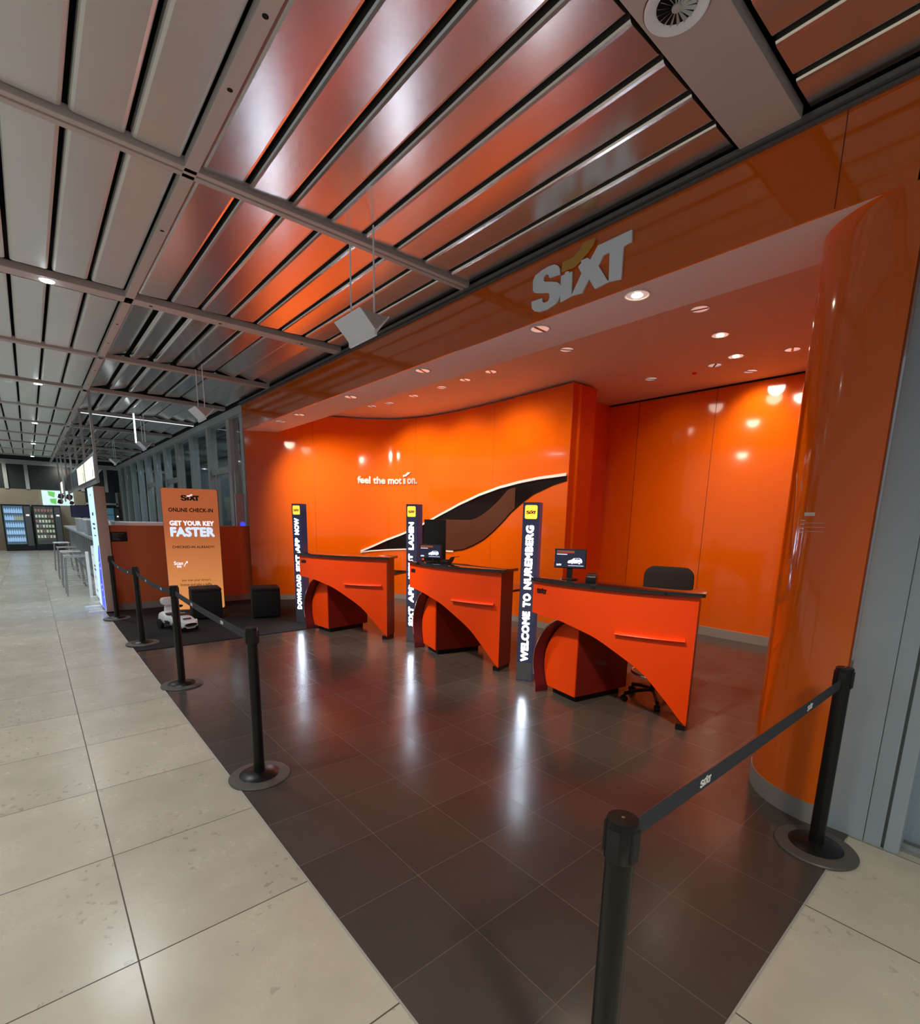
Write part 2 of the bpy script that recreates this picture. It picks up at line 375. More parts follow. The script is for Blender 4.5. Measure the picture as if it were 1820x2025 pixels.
rim.grid([[wall_at(s, lerp(LO, s) + d, .02) for s in ss if s < 4.25] for d in (-.018, .006)])
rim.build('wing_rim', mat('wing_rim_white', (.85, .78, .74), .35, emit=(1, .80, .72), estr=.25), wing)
# slogan
wf = lambda u, v, t: wall_at(u, v, .012 + t)
so = thing('slogan_lettering', 'small chrome slogan letters mounted on the curved orange wall', 'lettering')
for body, u0, u1, z0, z1 in (('feel the mot', 2.00, 2.90, 2.252, 2.395), ('on.', 3.02, 3.25, 2.252, 2.362)):
    text(MB(), body, wf, u0, u1, z0, z1, .045, 1.0, .01).build('lettering', 'slogan_metal', so, smooth=False)
MB().prism([(2.93, 2.252), (2.985, 2.252), (2.985, 2.36), (2.93, 2.36)], wf, 0, .01).build('lettering', 'slogan_metal', so, smooth=False)
MB().prism([(2.925, 2.385), (2.99, 2.395), (3.05, 2.43), (3.10, 2.47), (3.03, 2.47), (2.985, 2.43), (2.93, 2.42)], wf, 0, .012).build('swoosh', 'sign_white', so, smooth=False)

# back wall, recess and right column ------------------------------------------------------
bk = MB().bx(-4.95, -1.0, 7.42, 7.55, .13, CEI).build('wall_back', 'orange', smooth=False)
tag(bk, 'flat glossy orange rear wall behind the third counter', 'wall', kind='structure')
sm = MB()
for x in (-4.42, -3.25, -2.12): sm.bx(x - .003, x + .003, 7.417, 7.42, .13, CEI - .02)
sm.build('panel_seam', 'orange_dark', bk, smooth=False)
MB().bx(-4.95, -1.0, 7.405, 7.42, CEI - .02, CEI).build('shadow_gap', 'socket', bk, smooth=False)
tag(MB().bx(-4.95, -1.0, 7.40, 7.55, 0, .13).build('baseboard_back', 'stone_base', smooth=False, bevel=.004), 'grey skirting along the rear wall', 'skirting', kind='structure')
tag(MB().bx(-5.08, -4.95, 6.0, 7.55, 0, CEI).build('wall_recess', 'orange', smooth=False), 'short orange side wall of the rear recess', 'wall', kind='structure')
CC, CR = (-.6, 3.54), .44
def colpath(r): return [(CC[0] + r * cos(radians(a)), CC[1] + r * sin(radians(a))) for a in range(-90, -181, -6)]
def colwall(r, z0, z1, name, m):
    P = colpath(r) + [(CC[0] - r, 4.6), (CC[0] - r, 7.42)]
    P = [(CC[0] + .045, CC[1] - r)] + P
    Q = [(CC[0] + .045, CC[1] - .25), (CC[0] - .1, 3.6), (CC[0] - .1, 7.42)]
    poly = P + list(reversed(Q))
    return MB().prism(poly, lambda u, v, t: (u, v, t), z0, z1).build(name, m)
tag(colwall(CR, .12, SOF + .35, 'wall_right', 'orange'), 'rounded glossy orange column at the right end of the booth', 'column', kind='structure')
tag(colwall(CR + .004, 0, .12, 'baseboard_right', 'stone_base'), 'grey curved skirting at the foot of the orange column', 'skirting', kind='structure')

# fascia, soffit, inner ceiling -------------------------------------------------------------
fa = MB().bx(-9.72, 1.6, 3.10, 3.112, SOF, FZ).build('wall_fascia', 'orange', smooth=False); tag(fa, 'long orange fascia beam above the booth opening', 'fascia', kind='structure')
MB().bx(-9.72, 1.6, 3.05, 3.10, FZ - .012, FZ + .012).bx(-9.72, 1.6, 3.075, 3.10, FZ - .03, FZ - .016).build('fascia_trim', 'grey_trim', fa, smooth=False)
MB().bx(-.902, -.898, 3.098, 3.10, SOF + .01, FZ - .03).build('panel_seam', 'orange_dark', fa, smooth=False)
tag(MB().bx(-9.72, -.2, 3.112, 3.635, SOF + .002, SOF + .06).bx(-9.72, -.2, 3.575, 3.635, SOF + .06, CEI).build('ceiling_soffit', 'soffit', smooth=False), 'pale pink lowered soffit strip just behind the fascia', 'ceiling', kind='structure')
tag(MB().bx(-9.9, -.2, 3.635, 7.6, CEI, CEI + .06).build('ceiling_booth', 'white_paint', smooth=False), 'flat booth ceiling glowing orange above the counters', 'ceiling', kind='structure')

# white panel wall at far right --------------------------------------------------------------
wr = MB().bx(-.545, -.382, 3.15, 3.4, .0, SOF).bx(-.379, -.309, 3.148, 3.4, 0, SOF).bx(-.296, -.238, 3.146, 3.36, 0, SOF).build('wall_front', 'wall_white', smooth=False, bevel=.003)
MB().bx(-.312, -.292, 3.17, 3.4, 0, SOF).bx(-.385, -.376, 3.156, 3.3, 0, SOF).build('wall_groove', 'steel_dark', wr, smooth=False)
tag(wr, 'white panelled wall beside the orange column', 'wall', kind='structure')
dr = MB().bx(-.238, 1.6, 3.28, 3.34, .03, SOF).build('door_1', 'door_grey', smooth=False)
MB().bx(-.13, -.122, 3.274, 3.28, .03, SOF).bx(.5, .508, 3.274, 3.28, .03, SOF).build('door_joint', 'steel_dark', dr, smooth=False)
MB().bx(-.238, 1.6, 3.20, 3.28, .0, .015).bx(-.238, 1.6, 3.235, 3.245, .015, .03).build('door_track', 'steel', dr, smooth=False)
tag(dr, 'grey-blue sliding door panel set back at the right edge', 'door', kind='structure')

# ------------------------------------------------------------------ hall ceiling
RAILY, CZ = .92, 3.56
BEAMS = [(-1.22 - 2.345 * i) for i in range(-1, 11)]       # cross beams
ce = thing('ceiling', 'metal plank ceiling of the terminal hall with painted rails', 'ceiling', kind='structure')
def plank_poly(w, h=.045, lip=.012):
    return [(-w / 2, h), (-w / 2, .012), (-w / 2 + .006, .004), (-w / 2 + .02, 0), (w / 2 - .02, 0), (w / 2 - .006, .004), (w / 2, .012), (w / 2, h), (w / 2 - .006, h), (w / 2 - .006, .018), (-w / 2 + .006, .018), (-w / 2 + .006, h)]
pl = {True: MB(), False: MB()}
PW, PP = .238, .2655
ys_r = [RAILY + .05 + .1225 + k * PP for k in range(8)]; ys_l = [RAILY - .05 - .1225 - k * PP for k in range(20)]
edges = []
for i, bx_ in enumerate(BEAMS):
    edges.append((bx_, .14 if i % 2 == 1 else .03))
edges.sort()
for (xa, wa), (xb, wb) in zip(edges, edges[1:]):
    x0, x1 = xa + wa + .035, xb + wb * -1 - .035
    for y in ys_r + ys_l:
        tilt = 0.
        if y > RAILY and xb < -5.7:
            tilt = radians(16 if y < 1.75 else 5 if y < 2.3 else -12)
        elif y > RAILY: tilt = radians(2.0)
        poly = plank_poly(PW)
        ct, st = cos(tilt), sin(tilt); z0 = CZ + .028 + (.045 if tilt > .06 or tilt < -.1 else 0)
        pl[y > RAILY].prism(poly, lambda u, v, t, y=y, ct=ct, st=st, z0=z0: (t, y + u * ct - v * st, z0 + u * st + v * ct), x0, x1)
pl[True].build('ceiling_plank', 'plank', ce, smooth=False); pl[False].build('ceiling_plank', 'plank_hall', ce, smooth=False)
# rail along the hall
rl = MB().bx(XL, XR, RAILY - .036, RAILY + .036, CZ, CZ + .05).build('ceiling_rail', 'rail', ce, smooth=False, bevel=.004)
hl = MB()
for x in (-2.324, -2.787, -4.352, -5.942, -6.7, -7.489, -8.3, -9.033, -10.1, -11.2): hl.lathe([(.0001, -.001), (.013, -.001), (.013, .001)], 12, (x, RAILY, CZ))
hl.build('rail_socket', 'socket', rl)
for i, (bx_, w) in enumerate(edges):
    m = MB()
    if w > .1 and abs(bx_ + 1.22) < .01: m.bx(bx_ - .14, bx_ + .14, -5, 3.06, CZ, CZ + .06)
    elif w > .1: m.bx(bx_ - .075, bx_ + .075, -5, 3.06, CZ, CZ + .06)
    else: m.bx(bx_ - .05, bx_ - .009, -5, 3.06, CZ, CZ + .06).bx(bx_ + .009, bx_ + .05, -5, 3.06, CZ, CZ + .06).bx(bx_ - .02, bx_ + .02, -5, 3.06, CZ + .03, CZ + .06)
    b = m.build('ceiling_beam', 'rail', ce, smooth=False, bevel=.004)
    if w > .1 and bx_ < -2:
        s = MB()
        for y in (1.0, 1.62, 2.5): s.lathe([(.0001, -.001), (.016, -.001), (.016, .001)], 12, (bx_, y + .1, CZ))
        s.build('rail_socket', 'socket', b)
MB().bx(XL, XR, -5, 3.2, 3.80, 3.84).bx(XL, XR, 3.114, 3.2, FZ + .014, 3.80).build('ceiling_void', 'void', ce, smooth=False)

# round swirl air outlet in the wide beam
vt = thing('air_outlet', 'round swirl air outlet in the wide ceiling beam at top right', 'vent', (-1.225, 2.085, CZ))
MB().lathe([(.118, 0), (.118, -.006), (.112, -.010), (.078, -.004), (.074, .0)], 40, caps=False).build('outlet_ring', 'sign_white', vt)
MB().lathe([(.1215, 0), (.1215, -.003), (.1185, -.003)], 40, caps=False).build('seal_ring', 'logo_red', vt)
MB().lathe([(.0001, -.002), (.073, -.002), (.073, .0)], 32).build('outlet_throat', 'socket', vt)
sv = MB()
for k in range(16):
    a = 2 * pi * k / 16; c, s_ = cos(a), sin(a)
    P = [(.016, -.005), (.07, -.014), (.07, .012), (.016, .006)]
    sv.add([(c * r - s_ * o, s_ * r + c * o, z) for r, o, z in ((.016, -.002, -.004), (.071, -.008, -.004), (.071, .004, -.012), (.016, .002, -.008))], [(0, 1, 2, 3)])
sv.lathe([(.018, -.003), (.018, -.010), (.0001, -.012)], 16)
sv.build('swirl_vane', 'frame_grey', vt)

# ------------------------------------------------------------------ downlights
def make_light(name, label, group, loc, lit, r=.085):
    t = thing(name, label, 'ceiling light', loc, random.random() * 6, group)
    MB().lathe([(r, 0), (r, -.004), (r - .004, -.006), (r - .012, -.004), (r - .014, 0)], 28, caps=False).build('rim', 'white_paint', t)
    MB().lathe([(r - .013, -.001), (r * .5, -.0035), (.0001, -.004)], 28).build('reflector', 'mirror', t)
    if not lit: MB().bx(-.011, .011, -r * .82, r * .82, -.006, -.0035).build('lamp', 'black_gloss', t, smooth=False)
    else: MB().lathe([(.0001, -.010), (.030, -.009), (.036, -.004)], 16).build('lamp', 'lamp_warm', t)
    return t
SPOTS = []
xs = [(-8.33, 3.257), (-7.58, 3.256), (-6.0, 3.262), (-4.43, 3.241), (-2.856, 3.235), (-2.017, 3.24)]
for i, (x, y) in enumerate(xs):
    make_light('downlight', '%s round downlight from the left in the lowered front soffit%s' % (ORD[i], ', shining bright' if i == 5 else ''), 'downlights in the front soffit', (x, y, SOF), i == 5)
    SPOTS.append((x, y, SOF, i == 5))
xs = [(-7.82, 4.656), (-7.41, 4.74), (-6.715, 4.74), (-6.003, 4.735), (-5.465, 4.712), (-4.947, 4.70), (-3.753, 4.709), (-2.288, 4.693)]
for i, (x, y) in enumerate(xs):
    make_light('downlight', '%s small downlight from the left in the long inner ceiling row' % ORD[i], 'downlights in the inner row', (x, y, CEI), False); SPOTS.append((x, y, CEI, i in (1, 3, 5)))
for (x, y, lit, lb) in ((-2.424, 5.45, True, 'lit downlight nearest the front above the third counter'), (-2.574, 6.236, True, 'lit downlight behind the first lit one above the third counter'),
                        (-2.876, 6.407, False, 'unlit downlight left of the rear lit lamp'), (-2.677, 6.958, False, 'unlit downlight closest to the rear wall'),
                        (-2.076, 6.432, False, 'unlit downlight beside the orange column'), (-3.693, 6.417, False, 'unlit downlight near the wall pier')):
    make_light('downlight', lb, 'downlights above the third counter', (x, y, CEI), lit); SPOTS.append((x, y, CEI, lit or y > 6.9))
det = tag(MB().lathe([(.03, 0), (.03, -.012), (.022, -.02), (.0001, -.022)], 20).build('smoke_detector', 'orange_counter'), 'tiny round sensor on the booth ceiling', 'sensor'); det.location = (-3.18, 6.55, CEI)
HL = [(-5.91, .331), (-10.6, .325), (-15.29, .326), (-19.98, .328), (-24.67, .33)]
for i, (x, y) in enumerate(HL):
    t = thing('hall_lamp', '%s bright white lamp along the hall ceiling beams' % ['nearest', 'second nearest', 'third nearest', 'fourth nearest', 'farthest'][i], 'ceiling light', (x, y, CZ + .003), 0, 'hall ceiling lamps')
    MB().lathe([(.06, 0), (.06, -.006), (.05, -.008), (.046, 0)], 20, caps=False).build('rim', 'sign_white', t)
    MB().lathe([(.0001, -.014), (.046, -.012), (.05, -.006)], 20).build('lamp', 'lamp_cool', t)
t = tag(MB().lathe([(.05, 0), (.05, -.03), (.035, -.045), (.0001, -.048)], 20).build('smoke_detector', 'sign_white'), 'white smoke detector on the hall ceiling left of the second lamp', 'sensor'); t.location = (-10.6, -.02, CZ)

# ------------------------------------------------------------------ hanging V-shaped uplights
def make_v(label, loc):
    t = thing('hanging_uplight', label, 'hanging light', loc, 0, 'hanging V-shaped uplights')
    z1, z0 = 3.03, 2.90
    V = [(-.13, z1), (-.01, z0), (.02, z0 - .02), (.03, z0), (.02, z0 + .01), (.11, z1), (.10, z1), (.005, z0 + .02), (-.12, z1)]
    MB().prism([(-.13, z1), (-.012, z0 + .02), (-.012, z0 - .015), (.006, z0 - .02), (.006, z0 + .01), (-.12, z1)], lambda u, v, w: (w, u, v), -.19, .19).build('left_plate', 'sign_white', t, smooth=False)
    MB().prism([(.006, z0 + .012), (.006, z0), (.115, z1), (.105, z1)], lambda u, v, w: (w, u, v), -.19, .19).build('right_plate', 'sign_white', t, smooth=False)
    for x in (-.186, .182): MB().prism([(-.12, z1 - .004), (.0, z0 + .02), (.105, z1 - .004)], lambda u, v, w, x=x: (x + w, u, v), 0, .004).build('end_cap', 'frame_grey', t, smooth=False)
    for x in (-.165, .165): MB().tube([(x, 0, CZ + .02), (x, 0, z0 - .01)], .006, 8).build('hanging_rod', 'sign_white', t)
    return t
v0 = make_v('white V-shaped uplight hanging on two rods nearest the company sign', (-3.48, 2.0, 0))
for k, (x, lb) in enumerate(((-7.85, 'second white V-shaped hanging uplight, before the booth end'), (-12.4, 'third V-shaped hanging uplight, beside the bright rod'), (-17., 'fourth small V-shaped uplight far down the hall'), (-21.6, 'farthest tiny V-shaped uplight down the hall'))):
    dup(v0, (x, 1.97, 0), None, lb)
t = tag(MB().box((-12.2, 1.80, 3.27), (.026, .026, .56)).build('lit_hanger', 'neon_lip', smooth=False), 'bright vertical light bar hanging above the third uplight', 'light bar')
tag(MB().bx(-12.935, -12.918, .98, 3.05, CZ - .012, CZ + .001).build('lit_beam_edge', 'beam_edge_glow', smooth=False), 'thin glowing strip standing for the lit lower edge of a far ceiling beam', 'lit beam edge')  # emissive strip added to draw the beam's lit lower edge

# ------------------------------------------------------------------ company sign on the fascia
t = thing('company_sign', 'large white company letters with gold swoosh on the orange fascia', 'sign', (0, 0, 0))
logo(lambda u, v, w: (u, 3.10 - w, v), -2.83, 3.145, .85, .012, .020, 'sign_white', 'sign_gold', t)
MB().prism(LS, lambda u, v, w: (-2.83 + u * .85, 3.10 - w, 3.145 + v * .85), .0, .012).prism(LI, lambda u, v, w: (-2.83 + u * .85, 3.10 - w, 3.145 + v * .85), .0, .012).prism(LX, lambda u, v, w: (-2.83 + u * .85, 3.10 - w, 3.145 + v * .85), .0, .012, [LH]).build('letter_return', 'frame_grey', t, smooth=False)

# ================================================================== COUNTERS
CL, CRAD = 1.44, 1.922
PROF = [(-.745,.775),(-.552,.772),(-.377,.752),(-.208,.712),(-.065,.672),(.04,.622),(.14,.566),(.284,.482),(.379,.41),(.475,.305),(.571,.197),(.65,.095),(.685,.047),(.706,.045)]
def arcp(s, z, t=0.):
    """point on the counter's curved front; t metres in front of it"""
    a = s / CRAD; r = CRAD + t
    return (.72 + r * sin(a), CRAD - .14 - r * cos(a), z)
def make_counter(left, ang, n, withlogo=True):
    nm = ['first orange service counter, farthest from the viewer', 'middle orange service counter with a dark screen behind its monitor', 'third orange service counter, nearest the orange column'][n]
    t = thing('service_counter', nm, 'counter', (left[0], left[1], 0.003), radians(ang), 'orange service counters')
    K = 60; S = [-.745 + 1.451 * i / K for i in range(K + 1)]
    lo = []
    for s in S:
        for a, b in zip(PROF, PROF[1:]):
            if s <= b[0] + 1e-9: lo.append(a[1] + (b[1] - a[1]) * (s - a[0]) / (b[0] - a[0])); break
    # smooth the lower curve a little
    for _ in range(4): lo = [lo[0]] + [(lo[i - 1] + 2 * lo[i] + lo[i + 1]) / 4 for i in range(1, K)] + [lo[K]]
    rows = [[arcp(s, z0 + (1.075 - z0) * k / 6) for s, z0 in zip(S, lo)] for k in range(7)]
    fp = MB().grid(rows, .025, lambda i, j: (-sin(S[j] / CRAD), cos(S[j] / CRAD), 0)).build('front_panel', 'orange_counter', t)
    lg = lambda u, v, w: arcp(u, v, .001 + w)
    logo(lg, -.69, .965, .125, 0, .004, 'print_black', 'print_black', fp)
    SS = [.118 + .517 * i / 20 for i in range(21)]
    lb = MB()
    pf = [(0, .728), (.028, .722), (.034, .728), (.030, .736), (0, .745)]
    lb.grid([[arcp(s, z, d) for s in SS] for d, z in pf + pf[:1]]); 
    for s in (SS[0], SS[-1]): lb.add([arcp(s, z, d) for d, z in pf], [tuple(range(5))])
    lb.build('front_ledge', 'orange_counter', fp)
    # right side panel
    e = arcp(.706, 0); th = radians(98); sd = (cos(th), sin(th)); sx = (-sd[1], sd[0])
    def side(u, v, w): return (e[0] + sd[0] * u + sx[0] * w, e[1] + sd[1] * u + sx[1] * w, v)
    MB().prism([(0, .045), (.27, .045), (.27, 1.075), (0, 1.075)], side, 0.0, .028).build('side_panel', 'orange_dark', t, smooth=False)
    MB().prism([(.012, 0), (.26, 0), (.26, .05), (.012, .05)], side, .006, .075).build('foot', 'black', t, smooth=False)
    # top slab
    A = [arcp(-.752 + 1.492 * i / 40, 0, .03)[:2] for i in range(41)]; B = [arcp(-.70 + 1.40 * i / 40, 0, -.29)[:2] for i in range(41)]
    B[-1] = (A[-1][0] + sd[0] * .32, A[-1][1] + sd[1] * .32)
    MB().prism(A + B[::-1], lambda u, v, w: (u, v, w), 1.076, 1.105).build('counter_top', 'black_gloss', t, bevel=.003)
    # working desk behind
    MB().bx(-.04, 1.32 if n < 2 else .70, .27, .80, .825, .85).build('desk_top', 'black_gloss', t, smooth=False)
    MB().bx(.02, .40, .20, .225, .78, 1.075).build('back_panel', 'orange_counter', t, smooth=False)
    # pedestal with rounded front
    FL, FR = Vector((.125, .125)), Vector((.47, -.02)); w = (FR - FL); W = w.length; w.normalize(); b = Vector((-w.y, w.x))
    ped = lambda u, v, d: (FL.x + w.x * u + b.x * d, FL.y + w.y * u + b.y * d, v)
    OUT = [(0, .06), (-.020, .105), (-.036, .15), (-.050, .20), (-.056, .25), (-.056, .31), (-.050, .36), (-.036, .415), (-.013, .465), (.018, .525), (.055, .575), (.10, .63), (.16, .68), (.236, .725), (.30, .75), (W, .765)]
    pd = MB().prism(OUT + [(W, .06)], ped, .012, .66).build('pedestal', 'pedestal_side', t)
    MB().prism(OUT + [(W, .06)], ped, 0, .012).build('pedestal_front', 'orange_counter', pd)
    MB().prism([(.03, 0), (W - .03, 0), (W - .03, .06), (.03, .06)], ped, .05, .6).build('plinth', 'black', pd, smooth=False)
    SH = [(.0, .003)] + OUT[:15]
    def shell(k): 
        f_ = k / 5
        return [ped(u - .012 - .02 * f_, v + .012 * f_, .02 - .13 * f_) if v > .02 else ped(u - .012 - .02 * f_, v, .02 - .13 * f_) for u, v in SH]
    MB().grid([shell(k) for k in range(6)], .010, lambda i, j: (-w.x * .8, -w.y * .8, .6 if j > 9 else 0)).build('pedestal_shell', 'maroon', pd)
    MB().tube([Vector(p) + Vector((-w.x * .004, -w.y * .004, .006)) for p in shell(5)[3:]], .006, 6).build('shell_edge', 'chrome', pd)
    return t
COUNTERS = [((-6.778, 2.834), 27.6), ((-5.014, 3.49), 7.96), ((-2.994, 3.471), 12.1)]
for i, (l, a) in enumerate(COUNTERS): make_counter(l, a, i)

# ------------------------------------------------------------------ light totems
def make_totem(fl, ang, words, n):
    lb = ['dark light column with glowing download text beside the first counter', 'dark light column with glowing German text beside the middle counter', 'dark light column with glowing welcome text beside the third counter'][n]
    t = thing('light_column', lb, 'sign column', (fl[0], fl[1], .003), radians(ang), 'glowing light columns')
    W, D, HT = .164, .135, 1.785
    MB().bx(0, W, .004, D, .0, HT).build('column_body', 'totem', t, smooth=False, bevel=.003)
    fr = lambda u, v, w: (u, .004 - w, v)
    MB().bx(.004, W - .004, .001, .006, .012, .19).build('foot_plate', 'totem_foot', t, smooth=False)
    r = .016; x0, x1, z0, z1 = .022, W - .022, 1.628, 1.758
    P = [(cx + r * cos(radians(a)), cz + r * sin(radians(a))) for cx, cz, a0 in ((x1 - r, z1 - r, 0), (x0 + r, z1 - r, 90), (x0 + r, z0 + r, 180), (x1 - r, z0 + r, 270)) for a in range(a0, a0 + 91, 18)]
    lg = MB().prism(P, fr, 0, .004).build('logo_tile', 'glow_logo', t, smooth=False)
    logo(fr, x0 + .012, 1.672, x1 - x0 - .024, .0045, .0055, 'logo_red', 'logo_red', lg)
    rot = lambda u, v, w: (W / 2 + .036 - v, .004 - w, u)      # reads upwards
    m = MB()
    for body, a, b_ in words: text(m, body, rot, a, b_, .002, .078, .042, 1.08, .003)
    m.build('glowing_lettering', 'glow_text', t, smooth=False)
    return t
make_totem((-7.287, 2.955), 30, [('DOWNLOAD', .215, .74), ('SIXT', .79, 1.03), ('APP', 1.08, 1.285), ('NOW', 1.335, 1.575)], 0)
make_totem((-5.328, 3.648), 22, [('SIXT', .215, .47), ('APP', .53, .76), ('JETZT', .82, 1.16), ('LADEN', 1.215, 1.56)], 1)
make_totem((-3.318, 3.632), 28, [('WELCOME', .205, .72), ('TO', .765, .90), ('NUREMBERG', .945, 1.565)], 2)

# ------------------------------------------------------------------ things on the counters
def make_monitor(label, loc, rz, w=.275, h=.17, z0=.10, tall=False):
    t = thing('monitor', label, 'monitor', loc, rz)
    MB().lathe([(.075, 0), (.075, .008), (.02, .014), (.0001, .016)], 24).build('monitor_base', 'black', t)
    MB().bx(-.025, .025, .0, .03, .012, z0 + .05).build('monitor_neck', 'black', t, smooth=False)
    MB().box((0, .0, z0 + h / 2), (w, .025, h)).build('monitor_housing', 'black', t, bevel=.004)
    fr = lambda u, v, d: (u, -.0135 - d, v)
    s = MB().prism([(-w / 2 + .008, z0 + .008), (w / 2 - .008, z0 + .008), (w / 2 - .008, z0 + h - .008), (-w / 2 + .008, z0 + h - .008)], fr, 0, .001).build('screen', 'screen_dark', t, smooth=False)
    c = MB(); k = w * .46; ox, oz = w * -.08, z0 + h * .22      # side view of an estate car on the screen
    car = [(0, .10), (.02, .20), (.10, .26), (.26, .30), (.42, .42), (.80, .44), (.95, .36), (1, .24), (.99, .10), (.90, .07), (.88, .14), (.80, .17), (.72, .14), (.70, .07), (.42, .05), (.40, .12), (.32, .15), (.24, .12), (.22, .05), (.05, .06)]
    c.prism([(ox + a * k, oz + b_ * k) for a, b_ in car], fr, .001, .0016)
    for cx in (.32, .80): c.prism([(ox + (cx + .065 * cos(a * pi / 6)) * k, oz + (.075 + .065 * sin(a * pi / 6)) * k) for a in range(12)], fr, .001, .0016)
    c.prism([(ox + .05 * k, z0 + .022), (w / 2 - .02, z0 + .022), (w / 2 - .02, z0 + .026), (ox + .05 * k, z0 + .026)], fr, .001, .0016)
    c.prism([(-w / 2 + .02, z0 + h * .70), (-w * .1, z0 + h * .70), (-w * .1, z0 + h * .735), (-w / 2 + .02, z0 + h * .735)], fr, .001, .0016)
    c.build('screen_car', 'screen_white', s, smooth=False)
    g = MB()
    for a in (.86, .79): g.prism([(-w / 2 + .02, z0 + h * a), (w * .12, z0 + h * a), (w * .12, z0 + h * (a + .035)), (-w / 2 + .02, z0 + h * (a + .035))], fr, .001, .0016)
    g.build('screen_headline', 'screen_orange', s, smooth=False)
    MB().prism([(ox + a * k, oz + b_ * k) for a, b_ in [(.45, .33), (.50, .40), (.62, .41), (.62, .33)]], fr, .0017, .002).prism([(ox + a * k, oz + b_ * k) for a, b_ in [(.65, .33), (.65, .41), (.80, .41), (.87, .34)]], fr, .0017, .002).build('car_window', 'screen_dark', s, smooth=False)
    logo(fr, -w / 2 + .018, z0 + .020, w * .17, .001, .0016, 'screen_white', 'screen_white', s)
    return t
TOP = 1.108
make_monitor('small monitor showing a white car on the third counter', (-2.70, 3.60, TOP), radians(33))
make_monitor('small monitor showing a white car on the middle counter', (-4.67, 3.545, TOP), radians(37), .27, .165, .045)
t = thing('customer_display', 'tall dark display panel standing behind the middle monitor', 'display', (-5.05, 3.905, .853), radians(40))
MB().box((0, 0, .42), (.28, .03, .66)).build('display_housing', 'black', t, bevel=.004)
MB().box((0, 0, .006), (.2, .14, .012)).box((0, .01, .05), (.05, .02, .09)).build('display_stand', 'black', t, smooth=False)
t = thing('card_terminal', 'small black card terminal right of the monitor on the third counter', 'card reader', (-2.455, 3.585, TOP), radians(25))
MB().prism([(-.06, 0), (.06, 0), (.06, .035), (.035, .062), (-.05, .062), (-.06, .05)], lambda u, v, d: (d, u, v), -.042, .042).build('terminal_body', 'black', t, bevel=.004)
MB().box((0, -.028, .05), (.06, .03, .004), rx=radians(35)).build('terminal_screen', 'frame_grey', t, smooth=False)
MB().lathe([(.016, -.04), (.016, .04)], 12).build('paper_roll', 'black_gloss', t).matrix_local = Matrix.Translation((0, .03, .062)) @ Matrix.Rotation(pi / 2, 4, 'Y')
t = thing('scanner_cradle', 'black scanner cradle with flared tray on the middle counter', 'scanner', (-4.40, 3.60, TOP), radians(25))
MB().prism([(-.05, 0), (.05, 0), (.05, .03), (.02, .045), (-.05, .035)], lambda u, v, d: (d, u, v), -.09, .02).build('cradle_body', 'black', t, bevel=.003)
MB().prism([(-.02, .03), (.035, .02), (.06, .075), (.12, .085), (.12, .091), (.05, .084), (.02, .05), (-.02, .05)], lambda u, v, d: (u, d, v), -.04, .04).build('cradle_tray', 'black', t)

# ------------------------------------------------------------------ office chair behind the third counter
ch = thing('swivel_chair', 'black high swivel chair behind the third counter', 'chair', (-2.13, 4.20, .003), radians(18))
for k in range(5):
    a = 2 * pi * k / 5 + radians(-72); c, s = cos(a), sin(a)
    lg = MB().tube([(c * .03, s * .03, .11), (c * .16, s * .16, .10), (c * .27, s * .27, .075)], .018, 8).build('base_leg', 'black', ch)
    q = MB()
    for o in (-.014, .014): 
        n = 14; cx, cy = c * .27 - s * o, s * .27 + c * o
        vs = [(cx - s * dd + c * .028 * cos(2 * pi * i / n), cy + c * dd + s * .028 * cos(2 * pi * i / n), .029 + .028 * sin(2 * pi * i / n)) for dd in (-.008, .008) for i in range(n)]
        q.add(vs, [tuple(range(n - 1, -1, -1)), tuple(range(n, 2 * n))] + [(i, (i + 1) % n, n + (i + 1) % n, n + i) for i in range(n)])
    q.lathe([(.008, .03), (.008, .085)], 8, (c * .27, s * .27, 0)).build('caster', 'black', lg)
MB().lathe([(.028, .09), (.028, .40), (.02, .40), (.02, .62)], 16).build('gas_lift', 'black', ch)
MB().tube([(.20 * cos(a * pi / 12), .20 * sin(a * pi / 12), .27) for a in range(24)], .011, 8, True).build('foot_ring', 'chrome', ch)
fs = MB()
for k in range(3): a = 2 * pi * k / 3; fs.tube([(.02 * cos(a), .02 * sin(a), .24), (.2 * cos(a), .2 * sin(a), .27)], .007, 6)
fs.build('ring_spoke', 'black', ch)
def rrect(w, h, r, n=5):
    return [(cx + r * cos(radians(a0 + 90 * i / n)), cy + r * sin(radians(a0 + 90 * i / n))) for cx, cy, a0 in ((w / 2 - r, h / 2 - r, 0), (-w / 2 + r, h / 2 - r, 90), (-w / 2 + r, -h / 2 + r, 180), (w / 2 - r, -h / 2 + r, 270)) for i in range(n + 1)]
MB().prism(rrect(.46, .45, .10), lambda u, v, d: (u, v, d), .62, .69).build('seat', 'fabric', ch, bevel=.012)
MB().prism(rrect(.43, .42, .09), lambda u, v, d: (u, .22 + d + .35 * u * u * -1 + .02, 1.01 + v), 0, .045).build('backrest', 'fabric', ch, bevel=.012)
MB().tube([(0, .05, .64), (0, .22, .66), (0, .275, .80), (0, .27, .98)], .02, 8).build('back_support', 'black', ch)

